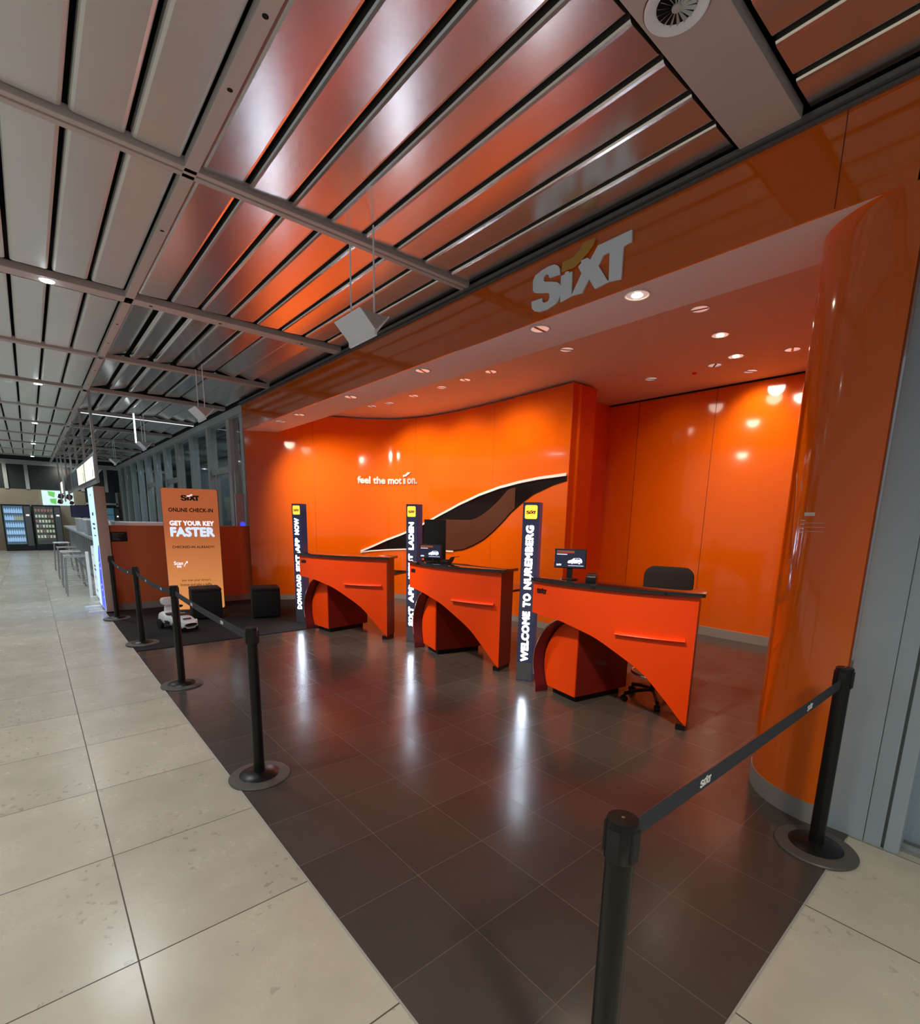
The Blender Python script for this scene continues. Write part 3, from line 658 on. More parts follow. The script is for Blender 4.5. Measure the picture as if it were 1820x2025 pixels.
# ================================================================== STANCHIONS
def make_post(label, loc, rz=0.):
    t = thing('barrier_post', label, 'barrier post', (loc[0], loc[1], loc[2] if len(loc) > 2 else .003), rz, 'black belt barrier posts')
    b = MB().lathe([(.180, 0), (.181, .006), (.176, .012), (.12, .018)], 48).build('base', 'rubber', t)
    MB().lathe([(.119, .0185), (.115, .022), (.06, .034), (.036, .038)], 40).build('base_cover', 'black', b)
    MB().lathe([(.0325, .03), (.0325, .86)], 28).build('pole', 'black', t)
    hd = MB().lathe([(.0335, .855), (.0365, .859), (.0365, .951), (.0345, .956), (.012, .957)], 28).build('head', 'black', t)
    s = MB()
    for k in range(4):
        a = k * pi / 2; s.box((.0330 * cos(a), .0330 * sin(a), .900), (.012, .030, .078), rz=a)
    s.build('belt_slot', 'black_matte', hd, bevel=.002)
    MB().lathe([(.004, .957), (.004, .9585), (.0001, .959)], 10).build('cap_screw', 'chrome', hd)
    return t
def make_belt(parent, A, B, sag, marks, z=.895, w=.05, dz=0., zb=None):
    """retractable belt of post A running to post B (world xy); it belongs to post A"""
    A = Vector((*A, z)); B = Vector((*B, zb if zb else z)); d = (B - A); L = d.length; d.normalize(); A2 = A + d * .042; B2 = B - d * .042; n = Vector((d.y, -d.x, 0))
    org = Vector(parent.location); n2 = 24
    def P(f_, v, t): 
        p = A2.lerp(B2, f_); return p + Vector((0, 0, v - sag * 4 * f_ * (1 - f_))) + n * t - org
    bl = MB().grid([[P(i / n2, v, -.001) for i in range(n2 + 1)] for v in (-w / 2, w / 2)], .002, lambda i, j: n).build('belt', 'belt', parent)
    Lw = (B2 - A2).length
    for f0, flip in marks:
        wd = .072
        logo(lambda u, v, t: P(f0 + (u if flip else -u) / Lw, v, t if flip else t), -wd / 2, -.016, wd, .0016, .0022, 'white', 'white', bl)
    return bl
RP, NP = (-.525, 2.885), (-.526, .955)
LP = [(-2.985, .935), (-5.155, .948), (-7.12, .915), (-9.05, .868)]
pn = make_post('nearest black barrier post with its foot below the picture edge', NP); pr = make_post('black barrier post by the white panel wall', RP)
make_belt(pn, NP, RP, .004, [(.213, True), (.742, True)], .908, .05, zb=.885)
names = ['barrier post nearest the viewer in the left row, on dark tiles', 'second barrier post of the left row, in front of the toy car', 'third barrier post of the left row, at the mat corner', 'farthest barrier post of the left row, beside the blue lit panel']
ps = [make_post(names[i], (x, y, .003 if i < 2 else .011)) for i, (x, y) in enumerate(LP)]
for i in range(3): make_belt(ps[i + 1], LP[i + 1], LP[i], (.012, .035, .05)[i], [(.30, True), (.72, True)], .893, .05)

# ================================================================== LEFT END OF THE BOOTH
tag(MB().prism([(-9.82, .80), (-6.74, .80), (-6.74, 3.3), (-9.2, 3.95), (-9.55, 3.3), (-9.82, 3.2)], lambda u, v, t: (u, v, t), .003, .011).build('floor_mat', 'carpet', smooth=False), 'black carpet mat under the toy car and stools', 'mat')
lw = MB().bx(-9.92, -9.80, .97, 2.95, .12, 1.40).bx(-9.90, -9.80, 2.95, 3.16, .12, 1.40).build('wall_partition', 'partition_orange', smooth=False, bevel=.003); tag(lw, 'waist-high matt orange partition wall behind the lit sign', 'partition', kind='structure')
tag(MB().bx(-9.92, -9.79, .97, 3.16, 0, .12).build('baseboard_partition', 'stone_base', smooth=False), 'grey skirting under the orange partition', 'skirting', kind='structure')
t = thing('wall_plaque', 'small black notice plaque on the orange partition', 'plaque', (-9.795, 1.08, 1.22))
MB().box((0, 0, 0), (.012, .225, .155)).build('plaque_plate', 'black', t, bevel=.003)
q = MB()
for k in range(6): q.bx(.0062, .0068, -.09, -.09 + (.16 if k == 0 else .07 + .02 * (k % 3)), .048 - k * .02, .054 - k * .02)
q.build('plaque_print', 'steel_dark', t, smooth=False)
t = thing('service_ledge', 'white worktop ledge behind the orange partition', 'worktop', (0, 0, 0))
MB().bx(-10.75, -9.93, 1.06, 2.5, 1.385, 1.45).build('ledge_top', 'sign_white', t, bevel=.004)
MB().bx(-10.7, -10.0, 1.08, 2.45, 0, 1.385).build('ledge_body', 'bar_grey', t, smooth=False)

# lit check-in sign
sa = atan2(.78, .25)
sg = thing('lit_sign', 'tall orange backlit online check-in sign standing on the mat', 'sign', (-9.26, 1.63, .011), sa)
W = .82
MB().bx(0, W, .004, .11, .02, 2.0).build('sign_box', 'grey_trim', sg, bevel=.006)
sfn = lambda u, v, w: (u, .004 - w, v)
rr = [(W / 2 + a, 1.01 + b) for a, b in rrect(W - .012, 1.975, .03)]
sf = MB().prism(rr, sfn, 0, .003).build('sign_face', 'sign_face', sg, smooth=False)
MB().bx(.1, W - .1, -.05, .16, 0, .02).build('sign_foot', 'grey_trim', sg, smooth=False)
T = lambda body, a, b, c, d, m, bold, nm='lettering': text(MB(), body, sfn, a, b, c, d, bold, 1.04, .0045).build(nm, m, sf, smooth=False)
logo(sfn, .275, 1.80, .27, .004, .005, 'print_black', 'white_lit', sf)
T('ONLINE CHECK-IN', .09, .735, 1.625, 1.69, 'print_black', .035)
T('GET YOUR KEY', .09, .735, 1.405, 1.485, mat('sign_white_glow', (1, 1, 1), .5, emit=(.85, .85, 1), estr=.85), .055)
T('FASTER', .09, .74, 1.225, 1.385, mat('sign_blue_glow', (.6, .75, 1), .5, emit=(.55, .68, 1), estr=.95), .06)
T('CHECKED-IN ALREADY?', .10, .72, 1.04, 1.08, 'print_brown', .025)
MW = mat('sign_script_glow', (1, 1, 1), .5, emit=(.85, .85, 1), estr=.8)
T('Scan', .105, .235, .765, .825, MW, .03); T('me', .145, .21, .72, .755, MW, .03)
MB().prism([(.245, .74), (.258, .78), (.285, .808), (.275, .82), (.31, .825), (.305, .79), (.295, .80), (.27, .775), (.256, .74)], sfn, .004, .005).build('arrow', MW, sf, smooth=False)
T("Just scan your driver's", .20, .63, .485, .53, 'print_brown', .01); T('license and take a selfie.', .175, .65, .415, .46, 'print_brown', .01)

# toy car ---------------------------------------------------------------------------------
tc = thing('toy_car', 'white ride-on toy car with black company lettering on the mat', 'toy car', (-7.76, 1.44, .011), radians(16))
Lh, Wh = .34, .135
def body_sec(x):
    """half width and sill/shoulder heights of the body along its length (front = +x)"""
    k = x / Lh
    w = Wh * (1 - .22 * max(0, k - .55) ** 1.3 / .45 ** 1.3 * .9 - .25 * max(0, -k - .7) / .3)
    top = .205 + .035 * max(0, 1 - ((k + .62) / .3) ** 2) - (.075 * max(0, (k - .35) / .65) ** 1.4) - .05 * max(0, (-k - .85) / .15)
    lo_ = .055 + .03 * max(0, -k - .75) / .25
    return w, lo_, top
secs = []
for i in range(25):
    x = -Lh + 2 * Lh * i / 24; w, lo_, tp = body_sec(x); e = 1 - .10 * (i in (0, 24))
    ring = []
    for a in range(16):
        q = 2 * pi * a / 16; cx, sz = cos(q), sin(q)
        ring.append((x, w * e * (abs(cx) ** .55) * (1 if cx >= 0 else -1), (lo_ + tp) / 2 + (tp - lo_) / 2 * (abs(sz) ** .55) * (1 if sz >= 0 else -1)))
    secs.append(ring)
m = MB(); 
for r in secs: m.v += r
for i in range(24):
    for a in range(16): m.f.append((i * 16 + a, i * 16 + (a + 1) % 16, (i + 1) * 16 + (a + 1) % 16, (i + 1) * 16 + a))
m.f += [tuple(range(15, -1, -1)), tuple(range(24 * 16, 25 * 16))]
cb = m.build('car_body', 'white_plastic', tc)
for sy in (-1, 1):
    for x in (-.215, .20):
        n = 20; vs = [(x + .068 * cos(2 * pi * i / n), sy * (Wh - .005) + o, .0682 + .068 * sin(2 * pi * i / n)) for o in (-.022, .014) for i in range(n)]
        MB().add(vs, [tuple(range(n)), tuple(range(2 * n - 1, n - 1, -1))] + [(i, (i + 1) % n, n + (i + 1) % n, n + i) for i in range(n)]).build('wheel', 'tyre', tc)
MB().prism([(-.17 + .16 * cos(a * pi / 10) + .08, .098 * sin(a * pi / 10)) for a in range(20)], lambda u, v, d: (u, v, d), .17, .222).build('seat_well', 'seat', tc)
MB().prism([(.055, -.105), (.115, -.09), (.115, .09), (.055, .105)], lambda u, v, d: (u, v, d - .25 * (u - .055)), .18, .226).build('dashboard', 'seat', tc)
MB().tube([(.05, -.08, .228), (.05, .08, .228)], .006, 6).build('windscreen_bar', 'white_plastic', tc)
MB().prism(rrect(.17, .105, .04), lambda u, v, d: (-.235 + d - .2 * v, u, .372 + v), -.035, .035).build('backrest', 'white_plastic', tc, bevel=.015)
MB().prism([(-.06, .20), (.06, .20), (.045, .335), (-.045, .335)], lambda u, v, d: (-.225 + d, u, v), -.02, .02).build('backrest_stem', 'white_plastic', tc, bevel=.008)
MB().tube([(.06, 0, .20), (.025, 0, .315)], .014, 8).build('steering_column', 'black', tc)
sw = MB().tube([(.02 + .02 * sin(a * pi / 8), .07 * cos(a * pi / 8), .325 + .055 * sin(a * pi / 8) * .3) for a in range(16)], .010, 8, True)
sw.tube([(.02, -.065, .325), (.02, .065, .325)], .012, 8).build('steering_wheel', 'black', tc)
gr = MB().prism([(.005 + .085 * cos(a * pi / 8), .105 + .022 * sin(a * pi / 8)) for a in range(16)], lambda u, v, d: (Lh * .98 + d - 1.1 * u * u, u, v), 0, .018).build('grille', 'black', tc)
MB().prism([(.055, .055), (.10, .055), (.10, .085), (.07, .075)], lambda u, v, d: (Lh * .955 + d - 1.3 * u * u, u, v), 0, .03).prism([(-.055, .055), (-.10, .055), (-.10, .085), (-.07, .075)], lambda u, v, d: (Lh * .955 + d - 1.3 * u * u, u, v), 0, .03).build('air_intake', 'black', tc)
for sy in (-1, 1): MB().prism([(sy * .065, .133), (sy * .115, .165), (sy * .118, .145), (sy * .10, .128)], lambda u, v, d: (Lh * .97 + d - 2.8 * u * u - .6 * (v - .12), u, v), 0, .03).build('headlight', 'frame_grey', tc)
logo(lambda u, v, d: (u, -Wh * 1.0 - d, v), -.085, .085, .14, .0, .004, 'print_black', 'print_black', cb)
logo(lambda u, v, d: (.26 - v, u, .175 - .20 * ((.26 - v) - .20) + d), -.055, -.01, .12, .012, .016, 'print_black', 'print_black', cb)

# cube stools
def make_cube(label, loc, rz):
    t = thing('cube_stool', label, 'stool', loc, rz, 'black cube stools')
    MB().box((0, 0, .225), (.42, .42, .41)).build('stool_body', 'felt', t, bevel=.02)
    MB().box((0, 0, .452), (.424, .424, .055)).build('stool_cushion', 'felt', t, bevel=.025)
    for a in (-1, 1):
        for b in (-1, 1): MB().box((a * .17, b * .17, .010), (.05, .05, .02)).build('stool_foot', 'black', t, smooth=False)
    return t
make_cube('black cube stool in front of the lit check-in sign', (-8.43, 1.975, .011), radians(-13 + 6))
make_cube('black cube stool against the curved orange wall', (-8.02, 2.76, .011), radians(-19 + 4))

# backlit kiosk panel
kb = thing('advertising_lightbox', 'tall narrow blue backlit advertising panel at the partition end', 'light box', (-10.58, .79, 0))
KW = .95
MB().bx(0, KW, .003, .15, .03, 2.0).build('panel_housing', 'kiosk_side', kb, bevel=.004)
kf = lambda u, v, w: (u, .003 - w, v)
fc = MB().prism([(.012, .05), (KW - .012, .05), (KW - .012, 1.985), (.012, 1.985)], kf, 0, .003).build('panel_face', 'kiosk_blue', kb, smooth=False)
MB().prism([(KW - .55, .055), (KW - .014, .055)] + [(KW - .014, .06 + .0)] + [(KW - .014 - .536 * (1 - cos(a * pi / 16)), .06 + 1.07 * sin(a * pi / 16) ** .8 if a else 1.10) for a in range(1)] + [(KW - .014, 1.10), (KW - .15, 1.08), (KW - .27, .98), (KW - .38, .80), (KW - .47, .50)], kf, .003, .004).build('panel_arch', 'kiosk_deep', fc, smooth=False)
q = MB()
for (u, v, a, b) in ((.40, 1.86, .10, .03), (.38, 1.55, .25, .05), (.30, 1.40, .40, .03), (.34, 1.33, .34, .03), (.36, 1.22, .3, .02)): q.prism([(u, v), (u + a, v), (u + a, v + b), (u, v + b)], kf, .003, .004)
q.build('panel_print', 'steel_dark', fc, smooth=False)
q = MB()
for (u, v) in ((.62, .78), (.72, .80), (.66, .70), (.76, .70), (.60, .42), (.70, .44), (.64, .34), (.74, .36), (.78, .24)): q.prism([(u, v), (u + .05, v), (u + .05, v + .025), (u, v + .025)], kf, .004, .005)
q.build('panel_dots', 'poster', fc, smooth=False)
for x in (.18, .78): MB().bx(x - .03, x + .03, -.22, .16, 0, .03).build('panel_foot', 'sign_white', kb, smooth=False)
kc = thing('advertising_lightbox', 'low white backlit board behind the tall blue panel', 'light box', (-11.75, .83, 0))
MB().bx(0, 1.05, .003, .10, .03, .98).build('panel_housing', 'sign_white', kc, bevel=.004)
fc = MB().prism([(.015, .05), (1.035, .05), (1.035, .965), (.015, .965)], kf, 0, .003).build('panel_face', mat('board_face', (.7, .8, .85), .3, emit=(.55, .68, .74), estr=.6), kc, smooth=False)
q = MB()
for (u, v, a, b) in ((.2, .80, .12, .04), (.3, .62, .3, .03), (.3, .55, .36, .03), (.25, .16, .3, .02)): q.prism([(u, v), (u + a, v), (u + a, v + b), (u, v + b)], kf, .003, .004)
q.build('panel_print', 'steel_dark', fc, smooth=False)
MB().prism([(.3, .42), (.36, .46), (.42, .40), (.36, .38)], kf, .003, .004).build('panel_mark', 'orange_counter', fc, smooth=False)
for x in (.15, .9): MB().bx(x - .03, x + .03, -.1, .11, 0, .03).build('panel_foot', 'sign_white', kc, smooth=False)
t = tag(MB().bx(-11.86, -11.83, .74, .79, 0, .86).build('marker_post', 'sign_white', smooth=False, bevel=.004), 'slim white lit post beside the low white board', 'post')

# ================================================================== BAR
br = thing('bar_counter', 'long grey bar counter running down the hall', 'bar counter', (0, 0, 0))
bt = MB().bx(-24.5, -11.95, .98, 1.75, 1.0, 1.06).build('bar_top', 'bar_grey', br, bevel=.006)
MB().bx(-24.4, -12.0, 1.20, 1.7, .08, 1.0).build('bar_front', 'steel_dark', br, smooth=False)
for k in range(18): MB().bx(-12.1 - k * .7, -12.0 - k * .7, 1.10, 1.20, 0, 1.0).build('bar_post', 'bar_grey', br, smooth=False)
MB().bx(-24.4, -12.0, 1.04, 1.10, .10, .14).build('foot_rail', 'steel', br, smooth=False)
for i, (x, w, h) in enumerate(((-12.75, .75, .34), (-14.9, .9, .34), (-17.6, 1.1, .34))):
    t = thing('display_case', ['nearest', 'middle', 'farthest'][i] + ' pale grey box case standing on the bar counter', 'display case', (x, 1.22, 1.06), 0, 'box cases on the bar')
    MB().bx(-w / 2, w / 2, -.22, .30, 0, h).build('case_body', 'bar_grey', t, bevel=.006)
    MB().bx(-w / 2 - .01, w / 2 + .01, -.23, .31, h, h + .02).build('case_lid', 'sign_white', t, smooth=False)
t = thing('menu_screen', 'dark wide screen above the far part of the bar', 'screen', (-19.5, 1.25, 1.06))
MB().box((0, 0, .55), (.08, .52, .36)).build('screen_housing', 'black', t, bevel=.006)
MB().box((.042, 0, .55), (.004, .48, .32)).build('screen', 'screen_dark', t, smooth=False)
MB().box((0, 0, .19), (.05, .05, .38)).box((0, 0, .01), (.2, .3, .02)).build('screen_stand', 'black', t, smooth=False)
def make_stool(label, x, y):
    t = thing('bar_stool', label, 'bar stool', (x, y, 0), 0, 'wire bar stools')
    s = MB().tube([(-.2, -.17, .75), (.2, -.17, .75), (.2, .17, .75), (-.2, .17, .75)], .014, 6, True)
    for k in range(5): s.tube([(-.19, -.12 + .06 * k, .748), (.19, -.12 + .06 * k, .748)], .006, 6)
    s.build('seat', 'steel', t)
    for a in (-1, 1):
        for b in (-1, 1): MB().tube([(a * .17, b * .15, .75), (a * .21, b * .19, 0)], .012, 6).build('leg', 'steel', t)
    MB().tube([(-.195, -.175, .26), (.195, -.175, .26), (.195, .175, .26), (-.195, .175, .26)], .010, 6, True).build('foot_rest', 'steel', t)
    return t
for i, (x, y) in enumerate(((-12.25, .60), (-13.75, .60), (-15.4, .60), (-17.6, .60))):
    make_stool(['nearest wire bar stool, just behind the white board', 'second nearest wire bar stool along the bar', 'third nearest wire bar stool along the bar', 'farthest wire bar stool, before the snack machine'][i], x, y)
# hanging rack
hr = thing('hanging_rack', 'steel hanging rack with rods above the bar', 'hanging rack', (0, 0, 0))
for x in (-10.55, -12.5, -14.4, -16.4, -18.5, -20.6, -22.8): MB().bx(x - .02, x + .02, .93, .97, 2.12 if x > -18 else 1.9, CZ).build('rack_rod', 'steel', hr, smooth=False)
MB().bx(-18.5, -10.5, .93, .97, 2.10, 2.15).build('rack_bottom_bar', 'steel', hr, smooth=False)
MB().bx(-18.5, -10.5, .935, .965, 2.56, 2.60).build('rack_top_bar', 'steel', hr, smooth=False)
for i, (x0, x1, m_) in enumerate(((-12.44, -10.65, 'lightpanel'), (-14.3, -12.56, 'lightpanel'), (-16.3, -14.5, 'night'), (-18.4, -16.5, 'night'), (-21.8, -20.7, 'lightpanel'))):
    t = thing('menu_light_box', ['nearest glowing white menu box on the hanging rack', 'second glowing white menu box on the hanging rack', 'first dark menu box on the hanging rack', 'second dark menu box on the hanging rack', 'farthest glowing box at the end of the rack'][i], 'menu box', (0, 0, 0), 0, 'boxes on the hanging rack')
    MB().bx(x0, x1, .925, .975, 2.16, 2.55).build('box_frame', 'steel', t, smooth=False)
    MB().bx(x0 + .04, x1 - .04, .92, .926, 2.18, 2.53).build('box_face', m_, t, smooth=False)
    if m_ == 'lightpanel':
        MB().prism([(x1 - .30, 2.2), (x1 - .22, 2.22), (x1 - .14, 2.36), (x1 - .18, 2.37)], lambda u, v, d: (u, .92 - d, v), 0, .002).build('box_print', 'steel_dark', t, smooth=False)

# ================================================================== GLASS FRONT ON THE RIGHT OF THE HALL
gw = thing('wall_glazing', 'row of tall glazed bays with grey posts beyond the booth', 'glass wall', (0, 0, 0), kind='structure')
GX = [-9.95, -10.75, -12.3, -13.85, -15.4, -16.95, -18.5, -20.05, -21.6, -23.2, -24.8, -26.4]
for i, x in enumerate(GX):
    w = .13 if i != 1 else .17
    MB().bx(x - w, x + w * .2, 3.16, 3.34, 0, 3.44).build('post', 'frame_grey' if i not in (1, 4) else 'rail', gw, smooth=False, bevel=.004)
MB().bx(-27, -9.73, 3.12, 3.36, 3.44, 3.64).build('header', 'frame_grey', gw, smooth=False)
for a, b in zip(GX, GX[1:]):
    MB().bx(b + .03, a - .13, 3.23, 3.24, .1, 3.44).build('pane', 'glass', gw, smooth=False)
    if round(a, 2) in (-10.75, -15.4, -18.5): MB().bx(b, a - .1, 3.2, 3.28, 2.45, 2.58).build('transom', 'frame_grey', gw, smooth=False)
MB().bx(-10.62, -10.54, 3.17, 3.24, 0, 2.45).bx(-11.9, -11.82, 3.17, 3.24, 0, 2.45).build('door_jamb', 'frame_grey', gw, smooth=False)
tag(MB().bx(-27, -9.9, 5.2, 5.3, 0, 3.7).build('wall_glazed_room', 'room_dark', smooth=False), 'dim rear wall inside the glazed rooms', 'wall', kind='structure')
tag(MB().bx(-27, -9.9, 3.4, 5.3, 3.5, 3.6).build('ceiling_glazed_room', 'room_dark', smooth=False), 'dim ceiling inside the glazed rooms', 'ceiling', kind='structure')
t = tag(MB().bx(-10.0, -9.95, 2.97, 3.13, 0, 2.0).build('info_board', 'board_pale', smooth=False, bevel=.004), 'pale upright board beside the end of the orange wall', 'board')
MB().lathe([(.0001, 0), (.05, 0), (.05, .004)], 20).build('board_emblem', 'kiosk_deep', t).matrix_local = Matrix.Translation((-9.948, 3.075, 1.43)) @ Matrix.Rotation(pi / 2, 4, 'Y')
t = tag(MB().lathe([(.16, 0), (.19, .1), (.17, .26), (.10, .36), (.06, .46), (.03, .58), (.02, .66), (.0001, .67)], 14).build('wrapped_bundle', 'bundle'), 'dark maroon pointed bundle resting behind the orange partition', 'bundle'); t.location = (-11.0, 2.75, 1.22)
t = tag(MB().bx(-11.3, -10.7, 2.55, 2.95, 0, 1.22).build('storage_cabinet', 'steel_dark', smooth=False, bevel=.006), 'dark cabinet carrying the maroon bundle behind the partition', 'cabinet')

# ================================================================== FAR END OF THE HALL
FX = -27.4
fwall = MB().bx(FX - .1, FX, -5, 5.3, 0, 2.45).build('wall_far', 'beige', smooth=False); tag(fwall, 'beige lower wall closing the far end of the hall', 'wall', kind='structure')
w1 = MB().bx(FX - .1, FX - .02, -5, 5.3, 2.45, 3.8).build('window_1', 'night', smooth=False)
q = MB()
for y in (-2.2, -.55, .1, 1.9, 2.75, 3.3): q.bx(FX - .06, FX + .06, y - .06, y + .06, 2.45, 3.6)
q.bx(FX - .06, FX + .04, -5, 5.3, 3.42, 3.60).build('window_frame', 'frame_grey', w1, smooth=False); tag(w1, 'dark night windows above the beige far wall', 'window', kind='structure')
w2 = MB().bx(FX + .02, FX + .05, 1.95, 3.1, .0, 2.45).build('window_2', 'night', smooth=False)
MB().bx(FX + .03, FX + .1, 2.48, 2.58, 0, 2.45).bx(FX + .03, FX + .1, 3.04, 3.12, 0, 2.45).bx(FX + .03, FX + .1, 1.95, 3.1, 1.9, 1.98).build('window_frame', 'frame_grey', w2, smooth=False); tag(w2, 'dark glazed exit doors at the far end right of the poster', 'window', kind='structure')
pc = thing('wall_poster', 'bright green and white poster screen above the snack machine', 'poster', (FX + .02, 1.10, 2.13))
MB().box((0, 0, 0), (.04, .88, .60)).build('poster_board', 'poster', pc, smooth=False)
MB().add([(.022, -.40, .28), (.022, -.16, .24), (.022, -.20, .02), (.022, -.38, .10)], [(0, 1, 2, 3)]).add([(.022, -.36, -.04), (.022, -.14, -.02), (.022, -.16, -.26), (.022, -.34, -.20)], [(0, 1, 2, 3)]).build('poster_leaves', 'green', pc, smooth=False)
q = MB()
for cy, cz, r in ((.02, .08, .11), (.30, .06, .12), (-.02, -.14, .10), (.36, -.18, .08)): q.prism([(cy + r * cos(a * pi / 6) * (1 + .2 * sin(a * 2)), cz + r * sin(a * pi / 6)) for a in range(12)], lambda u, v, d: (.022 + d, u, v), 0, .003)
q.build('poster_figure', 'poster_dark', pc, smooth=False)
t = tag(MB().box((FX + .03, .58, 2.12), (.04, .16, .62)).build('wall_light_panel', 'poster', smooth=False, bevel=.01), 'narrow pale light panel left of the green poster', 'light panel')
# vending machines
VX = -26.55
def make_vending(label, y0, y1, back, col, w_ctl=.24):
    t = thing('vending_machine', label, 'vending machine', (VX, 0, 0))
    MB().bx(-.80, -.30, y0, y1, 0, 1.82).build('cabinet', 'vend', t, smooth=False)
    fr = MB()
    g0, g1, z0, z1 = y0 + .05, y1 - w_ctl, .26, 1.76
    fr.bx(-.3, 0, y0, g0, 0, 1.82).bx(-.3, 0, g1, y1, 0, 1.82).bx(-.3, 0, g0, g1, 0, z0).bx(-.3, 0, g0, g1, z1, 1.82)
    fr.build('door_frame', 'vend', t, smooth=False)
    MB().bx(-.299, -.28, g0, g1, z0, z1).build('back_light', back, t, smooth=False)
    MB().bx(.001, .008, g1 + .03, y1 - .02, .2, 1.75).build('control_panel', 'vend_grey', t, smooth=False)
    MB().bx(.009, .014, g1 + .08, y1 - .06, 1.38, 1.44).build('control_display', 'lightpanel', t, smooth=False)
    MB().bx(-.012, -.006, g0, g1, z0, z1).build('glass_pane', 'glass', t, smooth=False)
    sh = []
    for z in col:
        MB().bx(-.28, -.03, g0, g1, z - .02, z).build('shelf', 'vend_grey', t, smooth=False)
    return g0, g1
DS = [.36, .64, .92, 1.20, 1.48]; SS_ = [.50, .72, .92, 1.12, 1.32, 1.55]
g0, g1 = make_vending('lit drinks vending machine with blue bottles at the far end', -.80, .08, 'vend_glow', DS)
b0 = None
for r, z in enumerate(DS):
    for k in range(8):
        y = g0 + .05 + (g1 - g0 - .1) * k / 7
        lb = '%s drink bottle from the left on the %s shelf of the drinks machine' % (ORD[k], ['bottom', 'second lowest', 'middle', 'second highest', 'top'][r])
        if b0 is None:
            b0 = MB().lathe([(.028, 0), (.030, .01), (.030, .13), (.012, .17), (.012, .20), (.0001, .20)], 10).build('drink_bottle', 'bottle'); o = b0
        else:
            o = b0.copy(); COL.objects.link(o)
        o.location = (VX - .10, y, z + .001); tag(o, lb, 'bottle', 'bottles in the drinks machine')
        if r == 3 and k > 3:
            if 'amber' not in bpy.data.meshes:
                me2 = b0.data.copy(); me2.name = 'amber'; me2.materials.clear(); me2.materials.append(M['bottle2'])
            o.data = bpy.data.meshes['amber']
g0, g1 = make_vending('lit snack vending machine right of the drinks machine', .12, 1.02, 'vend_dim', SS_)
MB().bx(.0, .01, .2, .72, .30, .40).build('delivery_flap', 'vend_grey', bpy.data.objects['vending_machine.001'], smooth=False)
s0 = None
for r, z in enumerate(SS_):
    for k in range(6):
        y = g0 + .06 + (g1 - g0 - .12) * k / 5
        lb = '%s snack packet from the left on the %s shelf of the snack machine' % (ORD[k], ['bottom', 'second lowest', 'third lowest', 'third highest', 'second highest', 'top'][r])
        if s0 is None:
            s0 = MB().prism([(-.035, 0), (.035, 0), (.03, .05), (.036, .11), (-.036, .11), (-.03, .05)], lambda u, v, d: (d, u, v), -.02, .02).build('snack_packet', 'snack'); o = s0
            me3 = s0.data.copy(); me3.name = 'red'; me3.materials.clear(); me3.materials.append(M['snack2'])
        else:
            o = s0.copy(); COL.objects.link(o)
        o.location = (VX - .10, y, z + .001); tag(o, lb, 'snack', 'packets in the snack machine')
        if (r == 5) or (r + k) % 5 == 3: o.data = me3
make_vending('partly hidden vending machine seen right of the blue panel', 2.50, 3.05, 'vend_glow', DS, .2)

# decal on the column
t = thing('column_notice', 'small white printed notice lines on the orange column', 'notice')
def colp(a, z, d): return (CC[0] + (CR + d) * cos(radians(a)), CC[1] + (CR + d) * sin(radians(a)), z)
q = MB()
def cq(a0, a1, z0, z1):
    n = 6; q.grid([[colp(a0 + (a1 - a0) * i / n, z, .0015) for i in range(n + 1)] for z in (z0, z1)])
cq(-127, -118, 1.672, 1.690)
q.build('notice_heading', 'white', t)
q = MB()
for k in range(3): cq(-129.5, -110, 1.634 - k * .022, 1.6355 - k * .022)
for k in range(4): cq(-129.5, -125.5, 1.646 - k * .022, 1.651 - k * .022)
q.build('notice_lines', 'white', t)

# ================================================================== LIGHT
def spot(loc, power, col, size=120, blend=.7, rad=.05, rot=(0, 0, 0)):
    l = bpy.data.lights.new('spot_lamp', 'SPOT'); l.energy = power; l.color = col; l.spot_size = radians(size); l.spot_blend = blend; l.shadow_soft_size = rad
    o = bpy.data.objects.new('spot_lamp', l); COL.objects.link(o); o.location = loc; o.rotation_euler = rot; return o
def area(loc, power, col, sx, sy, rot=(0, 0, 0)):
    l = bpy.data.lights.new('area_fill', 'AREA'); l.shape = 'RECTANGLE'; l.size = sx; l.size_y = sy; l.energy = power; l.color = col
    o = bpy.data.objects.new('area_fill', l); COL.objects.link(o); o.location = loc; o.rotation_euler = rot; return o
WARM, COOL = (1, .84, .66), (.88, .96, 1)
def aim(loc, tgt, power, size, col=WARM, rad=.1):
    d = Vector(tgt) - Vector(loc); o = spot(loc, power, col, size, .85, rad); o.rotation_euler = d.to_track_quat('-Z', 'Y').to_euler()
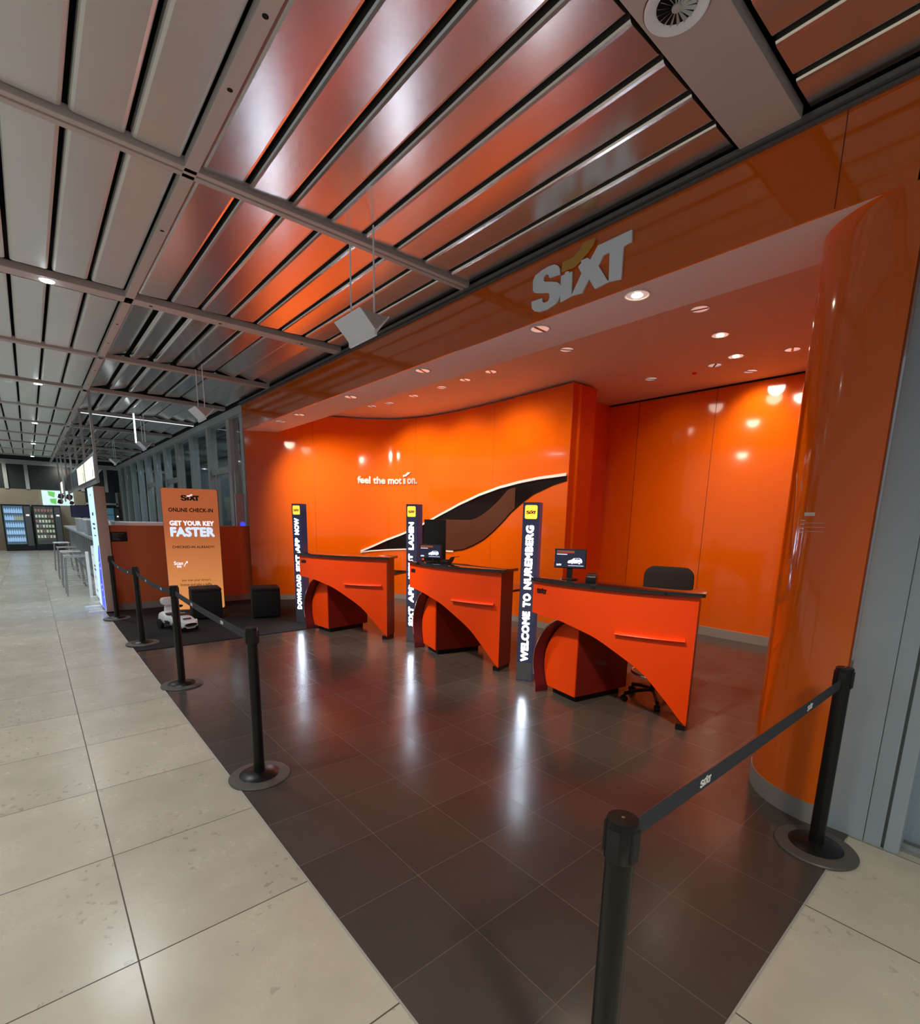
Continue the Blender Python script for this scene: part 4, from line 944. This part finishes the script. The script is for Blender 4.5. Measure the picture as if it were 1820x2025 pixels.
for x, y, z, lit in SPOTS:          # wash spots added at lit and unlit downlights, aimed at the rear walls
    if z == SOF: aim((x, y, z - .03), (x - (.9 if x < -5 else 0), y + 1.6, z - 1.6), 70 if lit else (170 if x < -5 else 85), 94)
    else: aim((x, y, z - .03), (x, y + 1.5, z - 1.6), 34 if lit else (95 if x < -4.5 else 48 if y < 6 else 14), 94)
spot((-2.017, 3.24, SOF - .03), 9, WARM, 120, 1, .04); spot((-2.424, 5.45, CEI - .03), 7, WARM, 120, 1, .04)
for x, y in HL: spot((x, y, CZ - .05), 120 if x > -12 else 160, COOL, 150, .9, .2)
for x in (-1.2, -3.6, -8.2, -12.9, -17.6, -22.3): spot((x, -1.6, CZ - .05), 150 if x > -12 else 130, (1, .965, .86) if x > -9 else COOL, 150, .9, .25)  # unseen spots added to light the hall floor
spot((1.5, .3, CZ - .05), 250, (1, .92, .72), 150, .9, .25)  # unseen spot added to brighten the floor and white wall at right
aim((-5.4, 1.25, 3.5), (-5.9, 3.2, .7), 350, 52); aim((-4.7, 1.5, 3.5), (-4.2, 3.5, .7), 320, 48); aim((-1.7, 1.25, 3.5), (-2.2, 3.6, .65), 350, 48)  # accent spots without fixtures, added to brighten the counter fronts
aim((-25.9, -1.2, 3.4), (-27.4, -1.2, 1.9), 70, 110, (1, .93, .78)); aim((-25.9, 1.3, 3.4), (-27.4, 1.3, 1.9), 45, 110, (1, .93, .78))  # wash spots without fixtures, added to brighten the far wall
area((-16, 4.3, 3.45), 60, COOL, 12, .6)  # unseen fill light added to lift the dim glazed rooms
w = bpy.data.worlds.new('world'); SC.world = w; w.use_nodes = True
bg = w.node_tree.nodes['Background']; bg.inputs[0].default_value = (.62, .68, .72, 1); bg.inputs[1].default_value = .28

SC.view_settings.view_transform = 'Standard'; SC.view_settings.look = 'None'; SC.view_settings.exposure = .16; SC.view_settings.gamma = 1
SC.cycles.max_bounces = 10; SC.cycles.diffuse_bounces = 5; SC.cycles.glossy_bounces = 5; SC.cycles.sample_clamp_indirect = 6
SC.cycles.caustics_reflective = False; SC.cycles.caustics_refractive = False; SC.cycles.transparent_max_bounces = 12
